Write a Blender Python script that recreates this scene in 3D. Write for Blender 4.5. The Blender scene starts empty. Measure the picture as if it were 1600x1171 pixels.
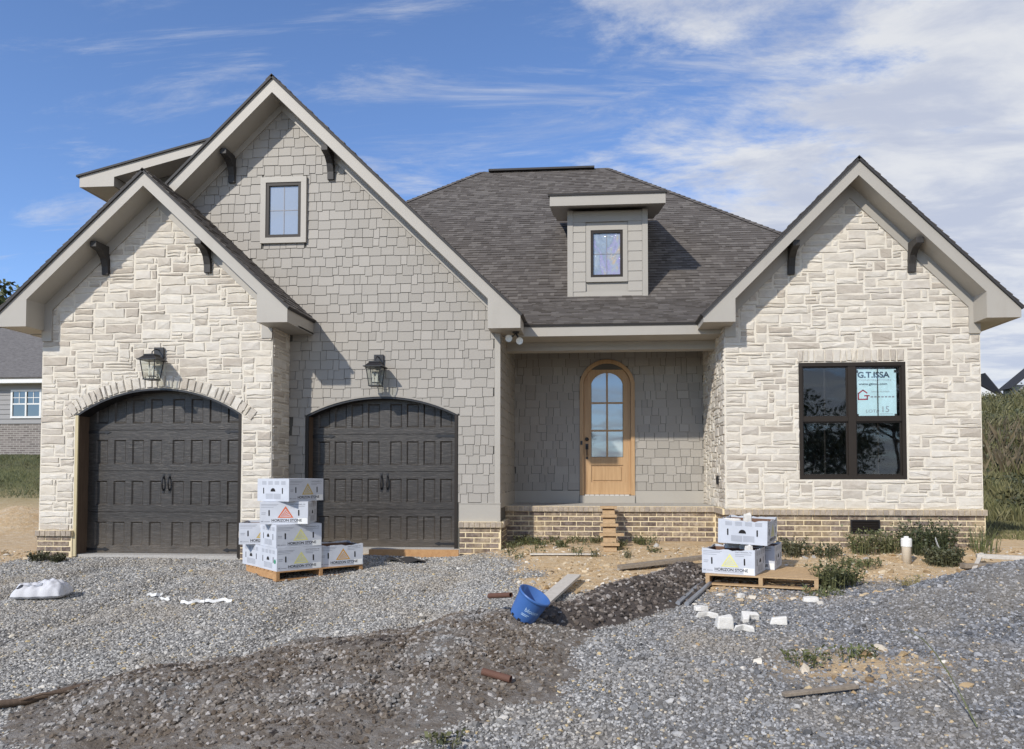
import bpy, bmesh, math, random
import numpy as np
from mathutils import Vector, Matrix
from mathutils.geometry import tessellate_polygon

random.seed(7)
scene = bpy.context.scene
R = math.radians

# ------------------------------------------------------------------ camera
cam_d = bpy.data.cameras.new("camera")
cam_d.sensor_width = 36.0
cam_d.lens = 36.0 * 1150.0 / 1600.0
cam_d.shift_x = -33.0 / 1600.0
cam_d.shift_y = 116.5 / 1600.0
cam_d.clip_start = 0.05
cam_d.clip_end = 1500
cam = bpy.data.objects.new("camera", cam_d)
scene.collection.objects.link(cam)
cam.location = (0, 0, 1.10)
cam.rotation_euler = (R(90 + 1.9), 0, R(4.5))
scene.camera = cam

# ------------------------------------------------------------------ sun, sky, exposure
SUN = Vector((0.61, 1.0, -0.80)).normalized()          # direction the light travels
sd = bpy.data.lights.new("sun", 'SUN')
sd.energy = 3.9
sd.angle = R(1.1)
sd.color = (1.0, 0.945, 0.86)
so = bpy.data.objects.new("sun", sd)
scene.collection.objects.link(so)
so.rotation_euler = SUN.to_track_quat('-Z', 'Y').to_euler()
so.location = (-12, -18, 20)

world = bpy.data.worlds.new("World")
scene.world = world
world.use_nodes = True
wn, wl = world.node_tree.nodes, world.node_tree.links
wn.clear()
w_out = wn.new('ShaderNodeOutputWorld')
w_bg = wn.new('ShaderNodeBackground')
w_bg.inputs['Strength'].default_value = 0.15
w_sky = wn.new('ShaderNodeTexSky')
w_sky.sky_type = 'NISHITA'
w_sky.sun_disc = False
w_sky.sun_elevation = math.asin(-SUN.z)
w_sky.sun_rotation = math.atan2(-SUN.x, -SUN.y)
w_sky.altitude = 300
w_sky.air_density = 0.85
w_sky.dust_density = 0.1
w_sky.ozone_density = 3.0


def wmath(op, a, b=None):
    n = wn.new('ShaderNodeMath'); n.operation = op
    for i, v in enumerate((a, b)):
        if v is None: continue
        if isinstance(v, (int, float)): n.inputs[i].default_value = v
        else: wl.new(v, n.inputs[i])
    return n.outputs[0]


w_tc = wn.new('ShaderNodeTexCoord')
w_sep = wn.new('ShaderNodeSeparateXYZ')
wl.new(w_tc.outputs['Generated'], w_sep.inputs[0])
zc = wmath('ADD', wmath('MAXIMUM', w_sep.outputs['Z'], 0.0), 0.16)
cx = wmath('DIVIDE', w_sep.outputs['X'], zc)
cy = wmath('DIVIDE', w_sep.outputs['Y'], zc)
w_cmb = wn.new('ShaderNodeCombineXYZ')
wl.new(cx, w_cmb.inputs[0]); wl.new(cy, w_cmb.inputs[1])
w_map = wn.new('ShaderNodeMapping')
w_map.inputs['Rotation'].default_value = (0, 0, R(24))
w_map.inputs['Scale'].default_value = (0.8, 1.5, 1)
w_map.inputs['Location'].default_value = (3.1, 1.4, 0)
wl.new(w_cmb.outputs[0], w_map.inputs['Vector'])
def wnoise(vec, scale, detail, rgh, dist):
    n = wn.new('ShaderNodeTexNoise')
    n.inputs['Scale'].default_value = scale; n.inputs['Detail'].default_value = detail
    n.inputs['Roughness'].default_value = rgh; n.inputs['Distortion'].default_value = dist
    wl.new(vec, n.inputs['Vector'])
    return n.outputs['Fac']


def wsmooth(v, lo, hi, top):
    m = wn.new('ShaderNodeMapRange'); m.interpolation_type = 'SMOOTHSTEP'
    m.inputs['From Min'].default_value = lo; m.inputs['From Max'].default_value = hi; m.inputs['To Max'].default_value = top
    wl.new(v, m.inputs['Value'])
    return m.outputs[0]


big = wnoise(w_map.outputs[0], 0.55, 3, 0.5, 0.2)
puff = wnoise(w_map.outputs[0], 2.3, 12, 0.66, 0.25)
wisp = wn.new('ShaderNodeMapping')
wisp.inputs['Rotation'].default_value = (0, 0, R(-32)); wisp.inputs['Scale'].default_value = (0.7, 2.6, 1)
wl.new(w_cmb.outputs[0], wisp.inputs['Vector'])
wis = wnoise(wisp.outputs[0], 1.9, 10, 0.68, 0.6)
# the bank of cloud thickens towards +X
bank = wmath('ADD', wmath('MULTIPLY', puff, 0.62), wmath('ADD', wmath('MULTIPLY', big, 0.35), wmath('MULTIPLY', w_sep.outputs['X'], 0.34)))
c_bank = wsmooth(bank, 0.462, 0.605, 0.95)
c_wisp = wsmooth(wmath('ADD', wis, wmath('MULTIPLY', w_sep.outputs['X'], 0.10)), 0.455, 0.73, 0.72)
w_cov = wmath('MAXIMUM', c_bank, c_wisp)


class w_ramp: outputs = [w_cov]


w_tint = wn.new('ShaderNodeMix'); w_tint.data_type = 'RGBA'; w_tint.blend_type = 'MULTIPLY'
w_tint.inputs['Factor'].default_value = 1.0
wl.new(w_sky.outputs[0], w_tint.inputs['A'])
w_tint.inputs['B'].default_value = (1.14, 1.22, 1.38, 1)
w_mix = wn.new('ShaderNodeMix'); w_mix.data_type = 'RGBA'
wl.new(w_ramp.outputs[0], w_mix.inputs['Factor'])
wl.new(w_tint.outputs['Result'], w_mix.inputs['A'])
w_cc = wn.new('ShaderNodeMix'); w_cc.data_type = 'RGBA'
wl.new(wsmooth(wnoise(w_map.outputs[0], 3.4, 8, 0.6, 0.4), 0.38, 0.66, 1.0), w_cc.inputs['Factor'])
w_cc.inputs['A'].default_value = (3.6, 3.9, 4.7, 1); w_cc.inputs['B'].default_value = (5.2, 5.3, 5.5, 1)
wl.new(w_cc.outputs['Result'], w_mix.inputs['B'])
wl.new(w_mix.outputs['Result'], w_bg.inputs['Color'])
wl.new(w_bg.outputs[0], w_out.inputs['Surface'])

scene.view_settings.view_transform = 'Standard'
scene.view_settings.look = 'None'
scene.view_settings.exposure = 0.0
scene.view_settings.gamma = 1.0
scene.view_settings.use_curve_mapping = False
scene.render.engine = 'CYCLES'
scene.cycles.use_denoising = True
scene.cycles.max_bounces = 6
scene.cycles.transparent_max_bounces = 12

# ------------------------------------------------------------------ helpers
COL = scene.collection


def lin(r, g, b):
    f = lambda c: (c / 255 / 12.92) if c / 255 <= 0.04045 else ((c / 255 + 0.055) / 1.055) ** 2.4
    return (f(r), f(g), f(b), 1.0)


class NT:
    """small node-tree builder for one material"""
    def __init__(self, name):
        self.m = bpy.data.materials.new(name)
        self.m.use_nodes = True
        self.t = self.m.node_tree
        self.n = self.t.nodes; self.l = self.t.links
        self.b = self.n['Principled BSDF']

    def new(self, typ, **kw):
        nd = self.n.new(typ)
        for k, v in kw.items():
            if k in nd.inputs: 
                if hasattr(v, 'links'): self.l.new(v, nd.inputs[k])
                else: nd.inputs[k].default_value = v
            else: setattr(nd, k, v)
        return nd

    def set(self, **kw):
        for k, v in kw.items():
            k = k.replace('_', ' ')
            if hasattr(v, 'links'): self.l.new(v, self.b.inputs[k])
            else: self.b.inputs[k].default_value = v

    def coord(self, kind='Object', scale=(1, 1, 1)):
        tc = self.new('ShaderNodeTexCoord')
        mp = self.new('ShaderNodeMapping')
        mp.inputs['Scale'].default_value = scale
        self.l.new(tc.outputs[kind], mp.inputs['Vector'])
        return mp.outputs[0]

    def wpos(self, scale=(1, 1, 1)):
        g = self.new('ShaderNodeNewGeometry')
        mp = self.new('ShaderNodeMapping')
        mp.inputs['Scale'].default_value = scale
        self.l.new(g.outputs['Position'], mp.inputs['Vector'])
        return mp.outputs[0]

    def noise(self, vec, scale, detail=4, rough=0.55, dist=0.0):
        nd = self.new('ShaderNodeTexNoise', Scale=scale, Detail=detail, Roughness=rough, Distortion=dist)
        self.l.new(vec, nd.inputs['Vector'])
        return nd.outputs['Fac']

    def ramp(self, fac, stops, interp='LINEAR'):
        nd = self.new('ShaderNodeValToRGB')
        cr = nd.color_ramp; cr.interpolation = interp
        while len(cr.elements) < len(stops): cr.elements.new(0.5)
        for e, (p, c) in zip(cr.elements, stops):
            e.position = p; e.color = c if len(c) == 4 else (*c, 1)
        self.l.new(fac, nd.inputs['Fac'])
        return nd.outputs['Color']

    def mix(self, fac, a, b, blend='MIX'):
        nd = self.new('ShaderNodeMix', data_type='RGBA', blend_type=blend)
        for k, v in (('Factor', fac), ('A', a), ('B', b)):
            s = nd.inputs[k] if k == 'Factor' else [i for i in nd.inputs if i.name == k and i.type == 'RGBA'][0]
            if hasattr(v, 'links'): self.l.new(v, s)
            elif isinstance(v, (int, float)): s.default_value = v
            else: s.default_value = v if len(v) == 4 else (*v, 1)
        return [o for o in nd.outputs if o.type == 'RGBA'][0]

    def math(self, op, a, b=0.0):
        nd = self.new('ShaderNodeMath', operation=op)
        for i, v in enumerate((a, b)):
            if hasattr(v, 'links'): self.l.new(v, nd.inputs[i])
            else: nd.inputs[i].default_value = v
        return nd.outputs[0]

    def bump(self, h, strength=0.3, dist=0.01):
        nd = self.new('ShaderNodeBump', Strength=strength, Distance=dist)
        self.l.new(h, nd.inputs['Height'])
        self.l.new(nd.outputs[0], self.b.inputs['Normal'])

    def rnd(self, island):
        if island:
            return self.new('ShaderNodeNewGeometry').outputs['Random Per Island']
        return self.new('ShaderNodeObjectInfo').outputs['Random']


def m_paint(name, col, rough=0.55, var=0.06, grain=None, bump=0.05, stain=0.0):
    t = NT(name)
    p = t.wpos()
    f = t.noise(p, 2.3, 5)
    c = t.mix(f, tuple(x * (1 - var) for x in col[:3]), tuple(min(1, x * (1 + var)) for x in col[:3]))
    if stain:
        s = t.noise(t.wpos((1, 1, 0.25)), 6.0, 6, 0.65)
        s = t.ramp(s, [(0.55, (0, 0, 0)), (0.8, (1, 1, 1))])
        c = t.mix(t.math('MULTIPLY', s, stain), c, (0.25, 0.2, 0.14))
    t.set(Base_Color=c, Roughness=rough)
    g = t.noise(t.wpos(grain or (1, 1, 1)), 60, 4)
    t.bump(g, bump * 4, 0.004)
    return t.m


def m_plain(name, col, rough=0.5, metal=0.0, spec=0.5):
    t = NT(name)
    f = t.noise(t.wpos(), 9, 4)
    c = t.mix(f, tuple(x * 0.88 for x in col[:3]), tuple(min(1, x * 1.1) for x in col[:3]))
    t.set(Base_Color=c, Roughness=rough, Metallic=metal)
    t.b.inputs['Specular IOR Level'].default_value = spec
    return t.m


def m_stone(name, island):
    t = NT(name)
    r = t.rnd(island)
    c = t.ramp(r, [(0.0, (0.60, 0.56, 0.49)), (0.22, (0.52, 0.495, 0.455)), (0.42, (0.63, 0.61, 0.57)), (0.58, (0.40, 0.36, 0.315)),
                   (0.72, (0.59, 0.57, 0.53)), (0.86, (0.37, 0.33, 0.285)), (1.0, (0.61, 0.59, 0.56))])
    p = t.wpos((1, 1, 1.6))
    v = t.noise(p, 7, 6, 0.65, 0.6)
    c = t.mix(t.ramp(v, [(0.35, (0, 0, 0)), (0.7, (1, 1, 1))]), t.mix(0.45, c, (0.60, 0.54, 0.47), 'MULTIPLY'), c)
    c = t.mix(t.math('MULTIPLY', t.noise(t.wpos(), 34, 4), 0.30), c, (0.66, 0.64, 0.60))
    c = t.mix(1.0, c, (1.13, 1.10, 1.035), 'MULTIPLY')
    t.set(Base_Color=c, Roughness=0.9)
    h = t.math('ADD', t.noise(t.wpos((1, 1, 2.2)), 22, 7, 0.68, 1.4), t.math('MULTIPLY', t.noise(t.wpos(), 90, 4), 0.45))
    t.bump(h, 0.7, 0.009)
    return t.m


def m_brick(name, island, lime=0.0):
    t = NT(name)
    r = t.rnd(island)
    c = t.ramp(r, [(0.0, (0.34, 0.27, 0.21)), (0.25, (0.205, 0.16, 0.135)), (0.5, (0.41, 0.33, 0.245)), (0.72, (0.26, 0.21, 0.18)), (1.0, (0.47, 0.385, 0.285))])
    f = t.noise(t.wpos(), 16, 5, 0.7)
    c = t.mix(t.ramp(f, [(0.42, (0, 0, 0)), (0.62, (1, 1, 1))]), t.mix(0.8, c, (0.35, 0.30, 0.27), 'MULTIPLY'), c)
    s = t.noise(t.wpos((1, 1, 1.5)), 3.2, 5, 0.6)
    c = t.mix(t.math('MULTIPLY', t.ramp(s, [(0.5, (0, 0, 0)), (0.75, (1, 1, 1))]), 0.55), c, (0.50, 0.38, 0.20))
    if lime: c = t.mix(lime, c, (0.62, 0.54, 0.43))
    t.set(Base_Color=c, Roughness=0.92)
    t.bump(t.noise(t.wpos(), 55, 5), 0.5, 0.006)
    return t.m


def m_mortar(name, col, col2):
    t = NT(name)
    f = t.noise(t.wpos(), 5, 6, 0.65)
    t.set(Base_Color=t.mix(f, col, col2), Roughness=0.95)
    t.bump(t.noise(t.wpos(), 40, 5), 0.7, 0.012)
    return t.m


def m_shake(name, island):
    t = NT(name)
    r = t.rnd(island)
    c = t.ramp(r, [(0.0, (0.290, 0.266, 0.229)), (0.3, (0.338, 0.311, 0.270)), (0.6, (0.312, 0.287, 0.248)), (1.0, (0.366, 0.337, 0.294))])
    f = t.noise(t.wpos((14, 14, 1.2)), 6, 4)
    c = t.mix(t.math('MULTIPLY', f, 0.14), c, (0.30, 0.285, 0.25))
    t.set(Base_Color=c, Roughness=0.6)
    t.bump(t.noise(t.wpos((40, 40, 2)), 4, 4), 0.35, 0.004)
    return t.m


def m_roof(name):
    t = NT(name)
    r = t.rnd(True)
    c = t.ramp(r, [(0.0, (0.082, 0.071, 0.062)), (0.3, (0.115, 0.102, 0.091)), (0.55, (0.093, 0.081, 0.072)), (0.8, (0.142, 0.127, 0.113)), (1.0, (0.105, 0.092, 0.081))], 'CONSTANT')
    f = t.noise(t.wpos(), 220, 2, 0.9)
    c = t.mix(0.35, c, t.ramp(f, [(0.3, (0.3, 0.3, 0.3)), (0.7, (1.6, 1.6, 1.6))]), 'MULTIPLY')
    f2 = t.noise(t.wpos(), 1.3, 3)
    c = t.mix(t.math('MULTIPLY', f2, 0.25), c, (0.14, 0.12, 0.104))
    t.set(Base_Color=c, Roughness=0.95)
    t.bump(f, 0.5, 0.004)
    return t.m


def m_wood(name, c1, c2, scale=(30, 30, 2.0), rough=0.6, bump=0.25, kind='Object'):
    t = NT(name)
    p = t.coord(kind, scale)
    f = t.noise(p, 1.0, 6, 0.6, 0.8)
    g = t.noise(p, 5.0, 3, 0.5)
    c = t.mix(t.ramp(f, [(0.3, (0, 0, 0)), (0.72, (1, 1, 1))]), c1, c2)
    c = t.mix(t.math('MULTIPLY', g, 0.25), c, tuple(x * 0.45 for x in c1[:3]))
    t.set(Base_Color=c, Roughness=rough)
    t.bump(f, bump, 0.006)
    return t.m


def m_glass(name, refl, tint, body=None, rough=0.02):
    """coated window pane: mirror layer over a tinted see-through sheet or an opaque body colour"""
    t = NT(name)
    t.n.remove(t.b)
    out = [n for n in t.n if n.type == 'OUTPUT_MATERIAL'][0]
    gl = t.new('ShaderNodeBsdfGlossy'); gl.inputs['Roughness'].default_value = rough
    gl.inputs['Color'].default_value = (0.92, 0.97, 1.0, 1)
    if body is None:
        tr = t.new('ShaderNodeBsdfTransparent'); tr.inputs['Color'].default_value = (*tint, 1)
    else:
        tr = t.new('ShaderNodeBsdfDiffuse'); tr.inputs['Color'].default_value = (*body, 1)
    lw = t.new('ShaderNodeLayerWeight', Blend=0.5)
    k = t.math('ADD', t.math('MULTIPLY', t.math('POWER', lw.outputs['Facing'], 4.0), 0.6), refl)
    w = t.noise(t.wpos(), 1.7, 2)
    bp = t.new('ShaderNodeBump', Strength=0.06, Distance=0.02)
    t.l.new(w, bp.inputs['Height']); t.l.new(bp.outputs[0], gl.inputs['Normal'])
    mx = t.new('ShaderNodeMixShader')
    t.l.new(k, mx.inputs[0]); t.l.new(tr.outputs[0], mx.inputs[1]); t.l.new(gl.outputs[0], mx.inputs[2])
    t.l.new(mx.outputs[0], out.inputs['Surface'])
    return t.m


def m_leaf(name, c1, c2):
    t = NT(name)
    r = t.rnd(True)
    c = t.mix(r, c1, c2)
    pn = t.ramp(t.noise(t.wpos(), 0.8, 4, 0.6, 0.5), [(0.42, (0, 0, 0)), (0.66, (1, 1, 1))])
    c = t.mix(t.math('MULTIPLY', pn, 0.55), c, t.mix(r, (0.055, 0.045, 0.024), (0.17, 0.14, 0.075)))
    t.set(Base_Color=c, Roughness=0.6)
    return t.m


def m_rand(name, stops, rough=0.9, bump=True):
    """per-object random colour (pieces of gravel)"""
    t = NT(name)
    r = t.rnd(False)
    c = t.ramp(r, stops)
    t.set(Base_Color=c, Roughness=rough)
    return t


M = {}
TRIM = (0.385, 0.357, 0.308)
M['trim'] = m_paint('trim_paint', TRIM, 0.5, 0.07, None, 0.06, 0.16)
M['shake'] = m_shake('shake_paint', False)
M['shake_i'] = m_shake('shake_paint_joined', True)
M['shake_back'] = m_paint('shake_backing', (0.10, 0.095, 0.082), 0.8)
M['stone'] = m_stone('limestone', False)
M['stone_i'] = m_stone('limestone_joined', True)
M['mortar'] = m_mortar('cream_mortar', (0.72, 0.665, 0.56), (0.62, 0.565, 0.47))
M['brick'] = m_brick('brown_brick', False)
M['brick_i'] = m_brick('brown_brick_joined', True)
M['brick_r'] = m_brick('pale_rowlock_brick', True, 0.35)
M['bmortar'] = m_mortar('yellow_mortar', (0.78, 0.66, 0.45), (0.70, 0.57, 0.35))
M['roof'] = m_roof('asphalt_shingle')
M['deck'] = m_plain('dark_drip_edge', (0.035, 0.033, 0.033), 0.7)
M['bracket'] = m_wood('dark_stained_wood', (0.028, 0.025, 0.023), (0.05, 0.045, 0.04))
M['bronze'] = m_plain('bronze_frame', (0.026, 0.020, 0.015), 0.5, 0, 0.3)
M['black'] = m_plain('black_iron', (0.014, 0.013, 0.014), 0.42)
M['hole'] = m_plain('cut_out_black', (0.012, 0.010, 0.010), 0.9)
M['oak'] = m_wood('oak', (0.42, 0.25, 0.115), (0.56, 0.365, 0.19), (26, 26, 1.6), 0.5, 0.12)
M['pine'] = m_wood('rough_pine', (0.40, 0.26, 0.13), (0.56, 0.39, 0.22), (24, 24, 24), 0.8, 0.2)
M['pine_o'] = m_wood('orange_pine', (0.42, 0.22, 0.09), (0.56, 0.33, 0.15), (18, 18, 18), 0.8, 0.2)
M['grey_wood'] = m_wood('weathered_board', (0.20, 0.16, 0.12), (0.34, 0.28, 0.21), (24, 24, 24), 0.85, 0.3)
M['jamb'] = m_wood('jamb_wood', (0.085, 0.055, 0.034), (0.15, 0.10, 0.065), (40, 40, 3), 0.7, 0.2)
M['pale_jamb'] = m_wood('pale_jamb', (0.52, 0.43, 0.24), (0.60, 0.52, 0.33), (40, 40, 3), 0.7, 0.1)
M['concrete'] = m_mortar('concrete', (0.46, 0.44, 0.40), (0.36, 0.34, 0.31))
M['white'] = m_plain('white_plastic', (0.78, 0.77, 0.73), 0.5)
M['dirty_white'] = m_paint('dirty_white', (0.62, 0.54, 0.42), 0.7, 0.15, None, 0.1, 0.6)
M['glass_up'] = m_glass('cloud_painted_glass', 0.22, (0.5, 0.5, 0.5), (0.30, 0.31, 0.295))  # pale grey body colour stands in for reflected clouds
M['glass_low'] = m_glass('window_glass', 0.06, (0.95, 0.97, 0.97))
M['glass_far'] = m_glass('far_glass', 0.16, (0.5, 0.5, 0.5), (0.02, 0.022, 0.025))
M['glass_door'] = m_glass('sky_painted_door_glass', 0.20, (0.5, 0.5, 0.5), (0.33, 0.36, 0.36))  # whitish body paints the pale sky reflection into the pane
M['lantern_glass'] = m_glass('lantern_glass', 0.04, (0.90, 0.92, 0.90))
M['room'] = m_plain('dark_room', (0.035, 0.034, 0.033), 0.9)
M['candle'] = m_plain('candle_sleeve', (0.70, 0.68, 0.60), 0.5)

# garage-door steel with embossed grain
t = NT('garage_door_steel')
g1 = t.noise(t.wpos((3.4, 1, 48)), 1.9, 7, 0.66, 0.9)
g2 = t.noise(t.wpos((3, 1, 26)), 3.1, 4, 0.6, 0.5)
c = t.ramp(g1, [(0.28, (0.022, 0.0185, 0.015)), (0.52, (0.037, 0.0315, 0.026)), (0.70, (0.092, 0.081, 0.069))])
gz = t.new('ShaderNodeSeparateXYZ'); t.l.new(t.wpos(), gz.inputs[0])
gd = t.new('ShaderNodeMapRange'); gd.inputs['From Min'].default_value = 0.45; gd.inputs['From Max'].default_value = -0.10
t.l.new(gz.outputs[2], gd.inputs['Value'])
c = t.mix(t.math('MULTIPLY', t.math('MULTIPLY', gd.outputs[0], t.noise(t.wpos((1, 1, 2)), 5, 5, 0.7)), 0.45), c, (0.26, 0.21, 0.155))
t.set(Base_Color=c, Roughness=0.38)
t.bump(t.math('ADD', g1, g2), 0.5, 0.006)
M['gdoor'] = t.m

# iridescent protective film on the dormer pane
t = NT('film_on_glass')
p = t.coord('Object', (1, 1, 1))
f = t.noise(t.wpos((1.0, 1, 0.55)), 4.2, 3, 0.5, 1.2)
c = t.ramp(f, [(0.30, (0.42, 0.47, 0.50)), (0.46, (0.30, 0.35, 0.40)), (0.55, (0.40, 0.36, 0.52)), (0.63, (0.40, 0.43, 0.46)), (0.72, (0.60, 0.44, 0.28)), (0.8, (0.6, 0.6, 0.62))])
t.set(Base_Color=c, Roughness=0.12, Metallic=0.35)
t.bump(t.noise(t.wpos((1, 1, 2)), 9, 4, 0.6, 1.0), 0.35, 0.03)
M['film'] = t.m


class MB:
    """collects polygons; build() links them as ONE mesh object"""
    def __init__(self):
        self.v = []; self.f = []

    def add(self, verts, faces):
        o = len(self.v)
        self.v += [tuple(x) for x in verts]
        self.f += [tuple(i + o for i in f) for f in faces]
        return self

    def box(self, x0, x1, y0, y1, z0, z1):
        v = [(x, y, z) for z in (z0, z1) for y in (y0, y1) for x in (x0, x1)]
        return self.add(v, [(0, 2, 3, 1), (4, 5, 7, 6), (0, 1, 5, 4), (2, 6, 7, 3), (0, 4, 6, 2), (1, 3, 7, 5)])

    def obox(self, c, sx, sy, sz, rot):
        """box of size sx,sy,sz centred at c, turned by a Matrix"""
        v = [Vector((x * sx / 2, y * sy / 2, z * sz / 2)) for z in (-1, 1) for y in (-1, 1) for x in (-1, 1)]
        v = [rot @ q + Vector(c) for q in v]
        return self.add(v, [(0, 2, 3, 1), (4, 5, 7, 6), (0, 1, 5, 4), (2, 6, 7, 3), (0, 4, 6, 2), (1, 3, 7, 5)])

    def prism(self, poly, fr, d0, d1):
        """2-D polygon (counter-clockwise in the frame) between depths d0 and d1 along the frame's normal"""
        O, U, V, N = fr
        n = len(poly)
        back = [O + U * a + V * b + N * d0 for a, b in poly]
        front = [O + U * a + V * b + N * d1 for a, b in poly]
        tris = tessellate_polygon([[Vector((a, b, 0)) for a, b in poly]])
        area = sum(poly[i][0] * poly[(i + 1) % n][1] - poly[(i + 1) % n][0] * poly[i][1] for i in range(n))
        F = []
        for (a, b, c_) in tris:
            p, q, r_ = poly[a], poly[b], poly[c_]
            s = (q[0] - p[0]) * (r_[1] - p[1]) - (r_[0] - p[0]) * (q[1] - p[1])
            tr = (a, b, c_) if s > 0 else (a, c_, b)
            F.append(tuple(i + n for i in tr)); F.append(tuple(reversed(tr)))
        for i in range(n):
            j = (i + 1) % n
            F.append((i, j, j + n, i + n) if area > 0 else (j, i, i + n, j + n))
        return self.add(back + front, F)

    def tube(self, pts, r, seg=8, r1=None):
        pts = [Vector(p) for p in pts]
        rings = []
        for i, p in enumerate(pts):
            d = (pts[min(i + 1, len(pts) - 1)] - pts[max(i - 1, 0)]).normalized()
            a = d.orthogonal().normalized(); b = d.cross(a)
            rr = r if r1 is None else r + (r1 - r) * i / max(1, len(pts) - 1)
            rings.append([p + (a * math.cos(2 * math.pi * k / seg) + b * math.sin(2 * math.pi * k / seg)) * rr for k in range(seg)])
        V = [q for rg in rings for q in rg]
        F = []
        for i in range(len(pts) - 1):
            for k in range(seg):
                k2 = (k + 1) % seg
                F.append((i * seg + k, i * seg + k2, (i + 1) * seg + k2, (i + 1) * seg + k))
        F.append(tuple(reversed(range(seg)))); F.append(tuple((len(pts) - 1) * seg + k for k in range(seg)))
        return self.add(V, F)

    def lathe(self, prof, axis_o=(0, 0, 0), seg=24, rot=None):
        V = []
        for r_, z in prof:
            for k in range(seg):
                a = 2 * math.pi * k / seg
                q = Vector((r_ * math.cos(a), r_ * math.sin(a), z))
                if rot is not None: q = rot @ q
                V.append(q + Vector(axis_o))
        F = []
        for i in range(len(prof) - 1):
            for k in range(seg):
                k2 = (k + 1) % seg
                F.append((i * seg + k, i * seg + k2, (i + 1) * seg + k2, (i + 1) * seg + k))
        return self.add(V, F)

    def mesh(self, name, smooth=False):
        me = bpy.data.meshes.new(name)
        me.from_pydata(self.v, [], self.f)
        if smooth:
            for p in me.polygons: p.use_smooth = True
        return me

    def build(self, name, mat, parent=None, smooth=False, bevel=0.0):
        me = self.mesh(name, smooth)
        me.materials.append(M[mat] if isinstance(mat, str) else mat)
        o = bpy.data.objects.new(name, me)
        COL.objects.link(o)
        attach(o, parent)
        if bevel:
            b = o.modifiers.new('bevel', 'BEVEL'); b.width = bevel; b.segments = 2; b.limit_method = 'ANGLE'
        return o


def attach(o, parent):
    if parent is not None:
        o.parent = parent
        # children are modelled in world coordinates unless the parent is marked as a local frame
        if not parent.get('_local'):
            p, mat = parent, Matrix.Identity(4)
            while p is not None:
                mat = Matrix.LocRotScale(p.location, p.rotation_euler, p.scale) @ mat if not p.get('_wl') else mat
                p = p.parent
            o.matrix_parent_inverse = Matrix.Translation(parent.get('_base', (0, 0, 0))).inverted()


def empty(name, loc=(0, 0, 0), rz=0.0, local=True):
    o = bpy.data.objects.new(name, None)
    COL.objects.link(o)
    o.location = loc; o.rotation_euler = (0, 0, rz)
    o.empty_display_size = 0.2
    if local: o['_local'] = 1
    else: o['_base'] = loc
    return o


def tag(o, label, cat=None, group=None, kind=None):
    o['label'] = label
    if cat: o['category'] = cat
    if group: o['group'] = group
    if kind: o['kind'] = kind
    return o


def FR(o, u, v):
    u = Vector(u).normalized(); v = Vector(v).normalized()
    return (Vector(o), u, v, u.cross(v))


def front(y): return FR((0, y, 0), (1, 0, 0), (0, 0, 1))       # faces the street (-Y)
def face_e(x): return FR((x, 0, 0), (0, 1, 0), (0, 0, 1))      # faces +X; u = Y
def face_w(x): return FR((x, 0, 0), (0, -1, 0), (0, 0, 1))     # faces -X; u = -Y


def clip(poly, planes):
    for a, b, c_ in planes:
        if not poly: return []
        out = []
        for i in range(len(poly)):
            p, q = poly[i], poly[(i + 1) % len(poly)]
            dp = a * p[0] + b * p[1] - c_; dq = a * q[0] + b * q[1] - c_
            if dp <= 0: out.append(p)
            if (dp < 0 < dq) or (dq < 0 < dp):
                s = dp / (dp - dq)
                out.append((p[0] + (q[0] - p[0]) * s, p[1] + (q[1] - p[1]) * s))
        poly = out
    return poly if len(poly) >= 3 else []


def parea(p):
    return abs(sum(p[i][0] * p[(i + 1) % len(p)][1] - p[(i + 1) % len(p)][0] * p[i][1] for i in range(len(p)))) / 2


def arch_pts(x0, x1, spring, crown, n=20):
    """points along a segmental arch from x0 to x1"""
    w = (x1 - x0) / 2; h = crown - spring
    rad = (w * w + h * h) / (2 * h); cxm = (x0 + x1) / 2; cz = crown - rad
    a0 = math.asin(w / rad)
    return [(cxm + rad * math.sin(-a0 + 2 * a0 * i / n), cz + rad * math.cos(-a0 + 2 * a0 * i / n)) for i in range(n + 1)], (cxm, cz, rad, a0)


# ------------------------------------------------------------------ terrain
def sm(a, b, x):
    t_ = np.clip((x - a) / (b - a), 0, 1)
    return t_ * t_ * (3 - 2 * t_)


_rs = np.random.RandomState(5)
_W = [(_rs.uniform(0.25, 7.0), _rs.uniform(0, 6.28), _rs.uniform(0, 6.28)) for _ in range(26)]


def rough(x, y):
    s = 0
    for k, a, ph in _W:
        s = s + np.sin(k * (x * math.cos(a) + y * math.sin(a)) + ph) / (1.2 + k)
    return s * 0.18


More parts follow.
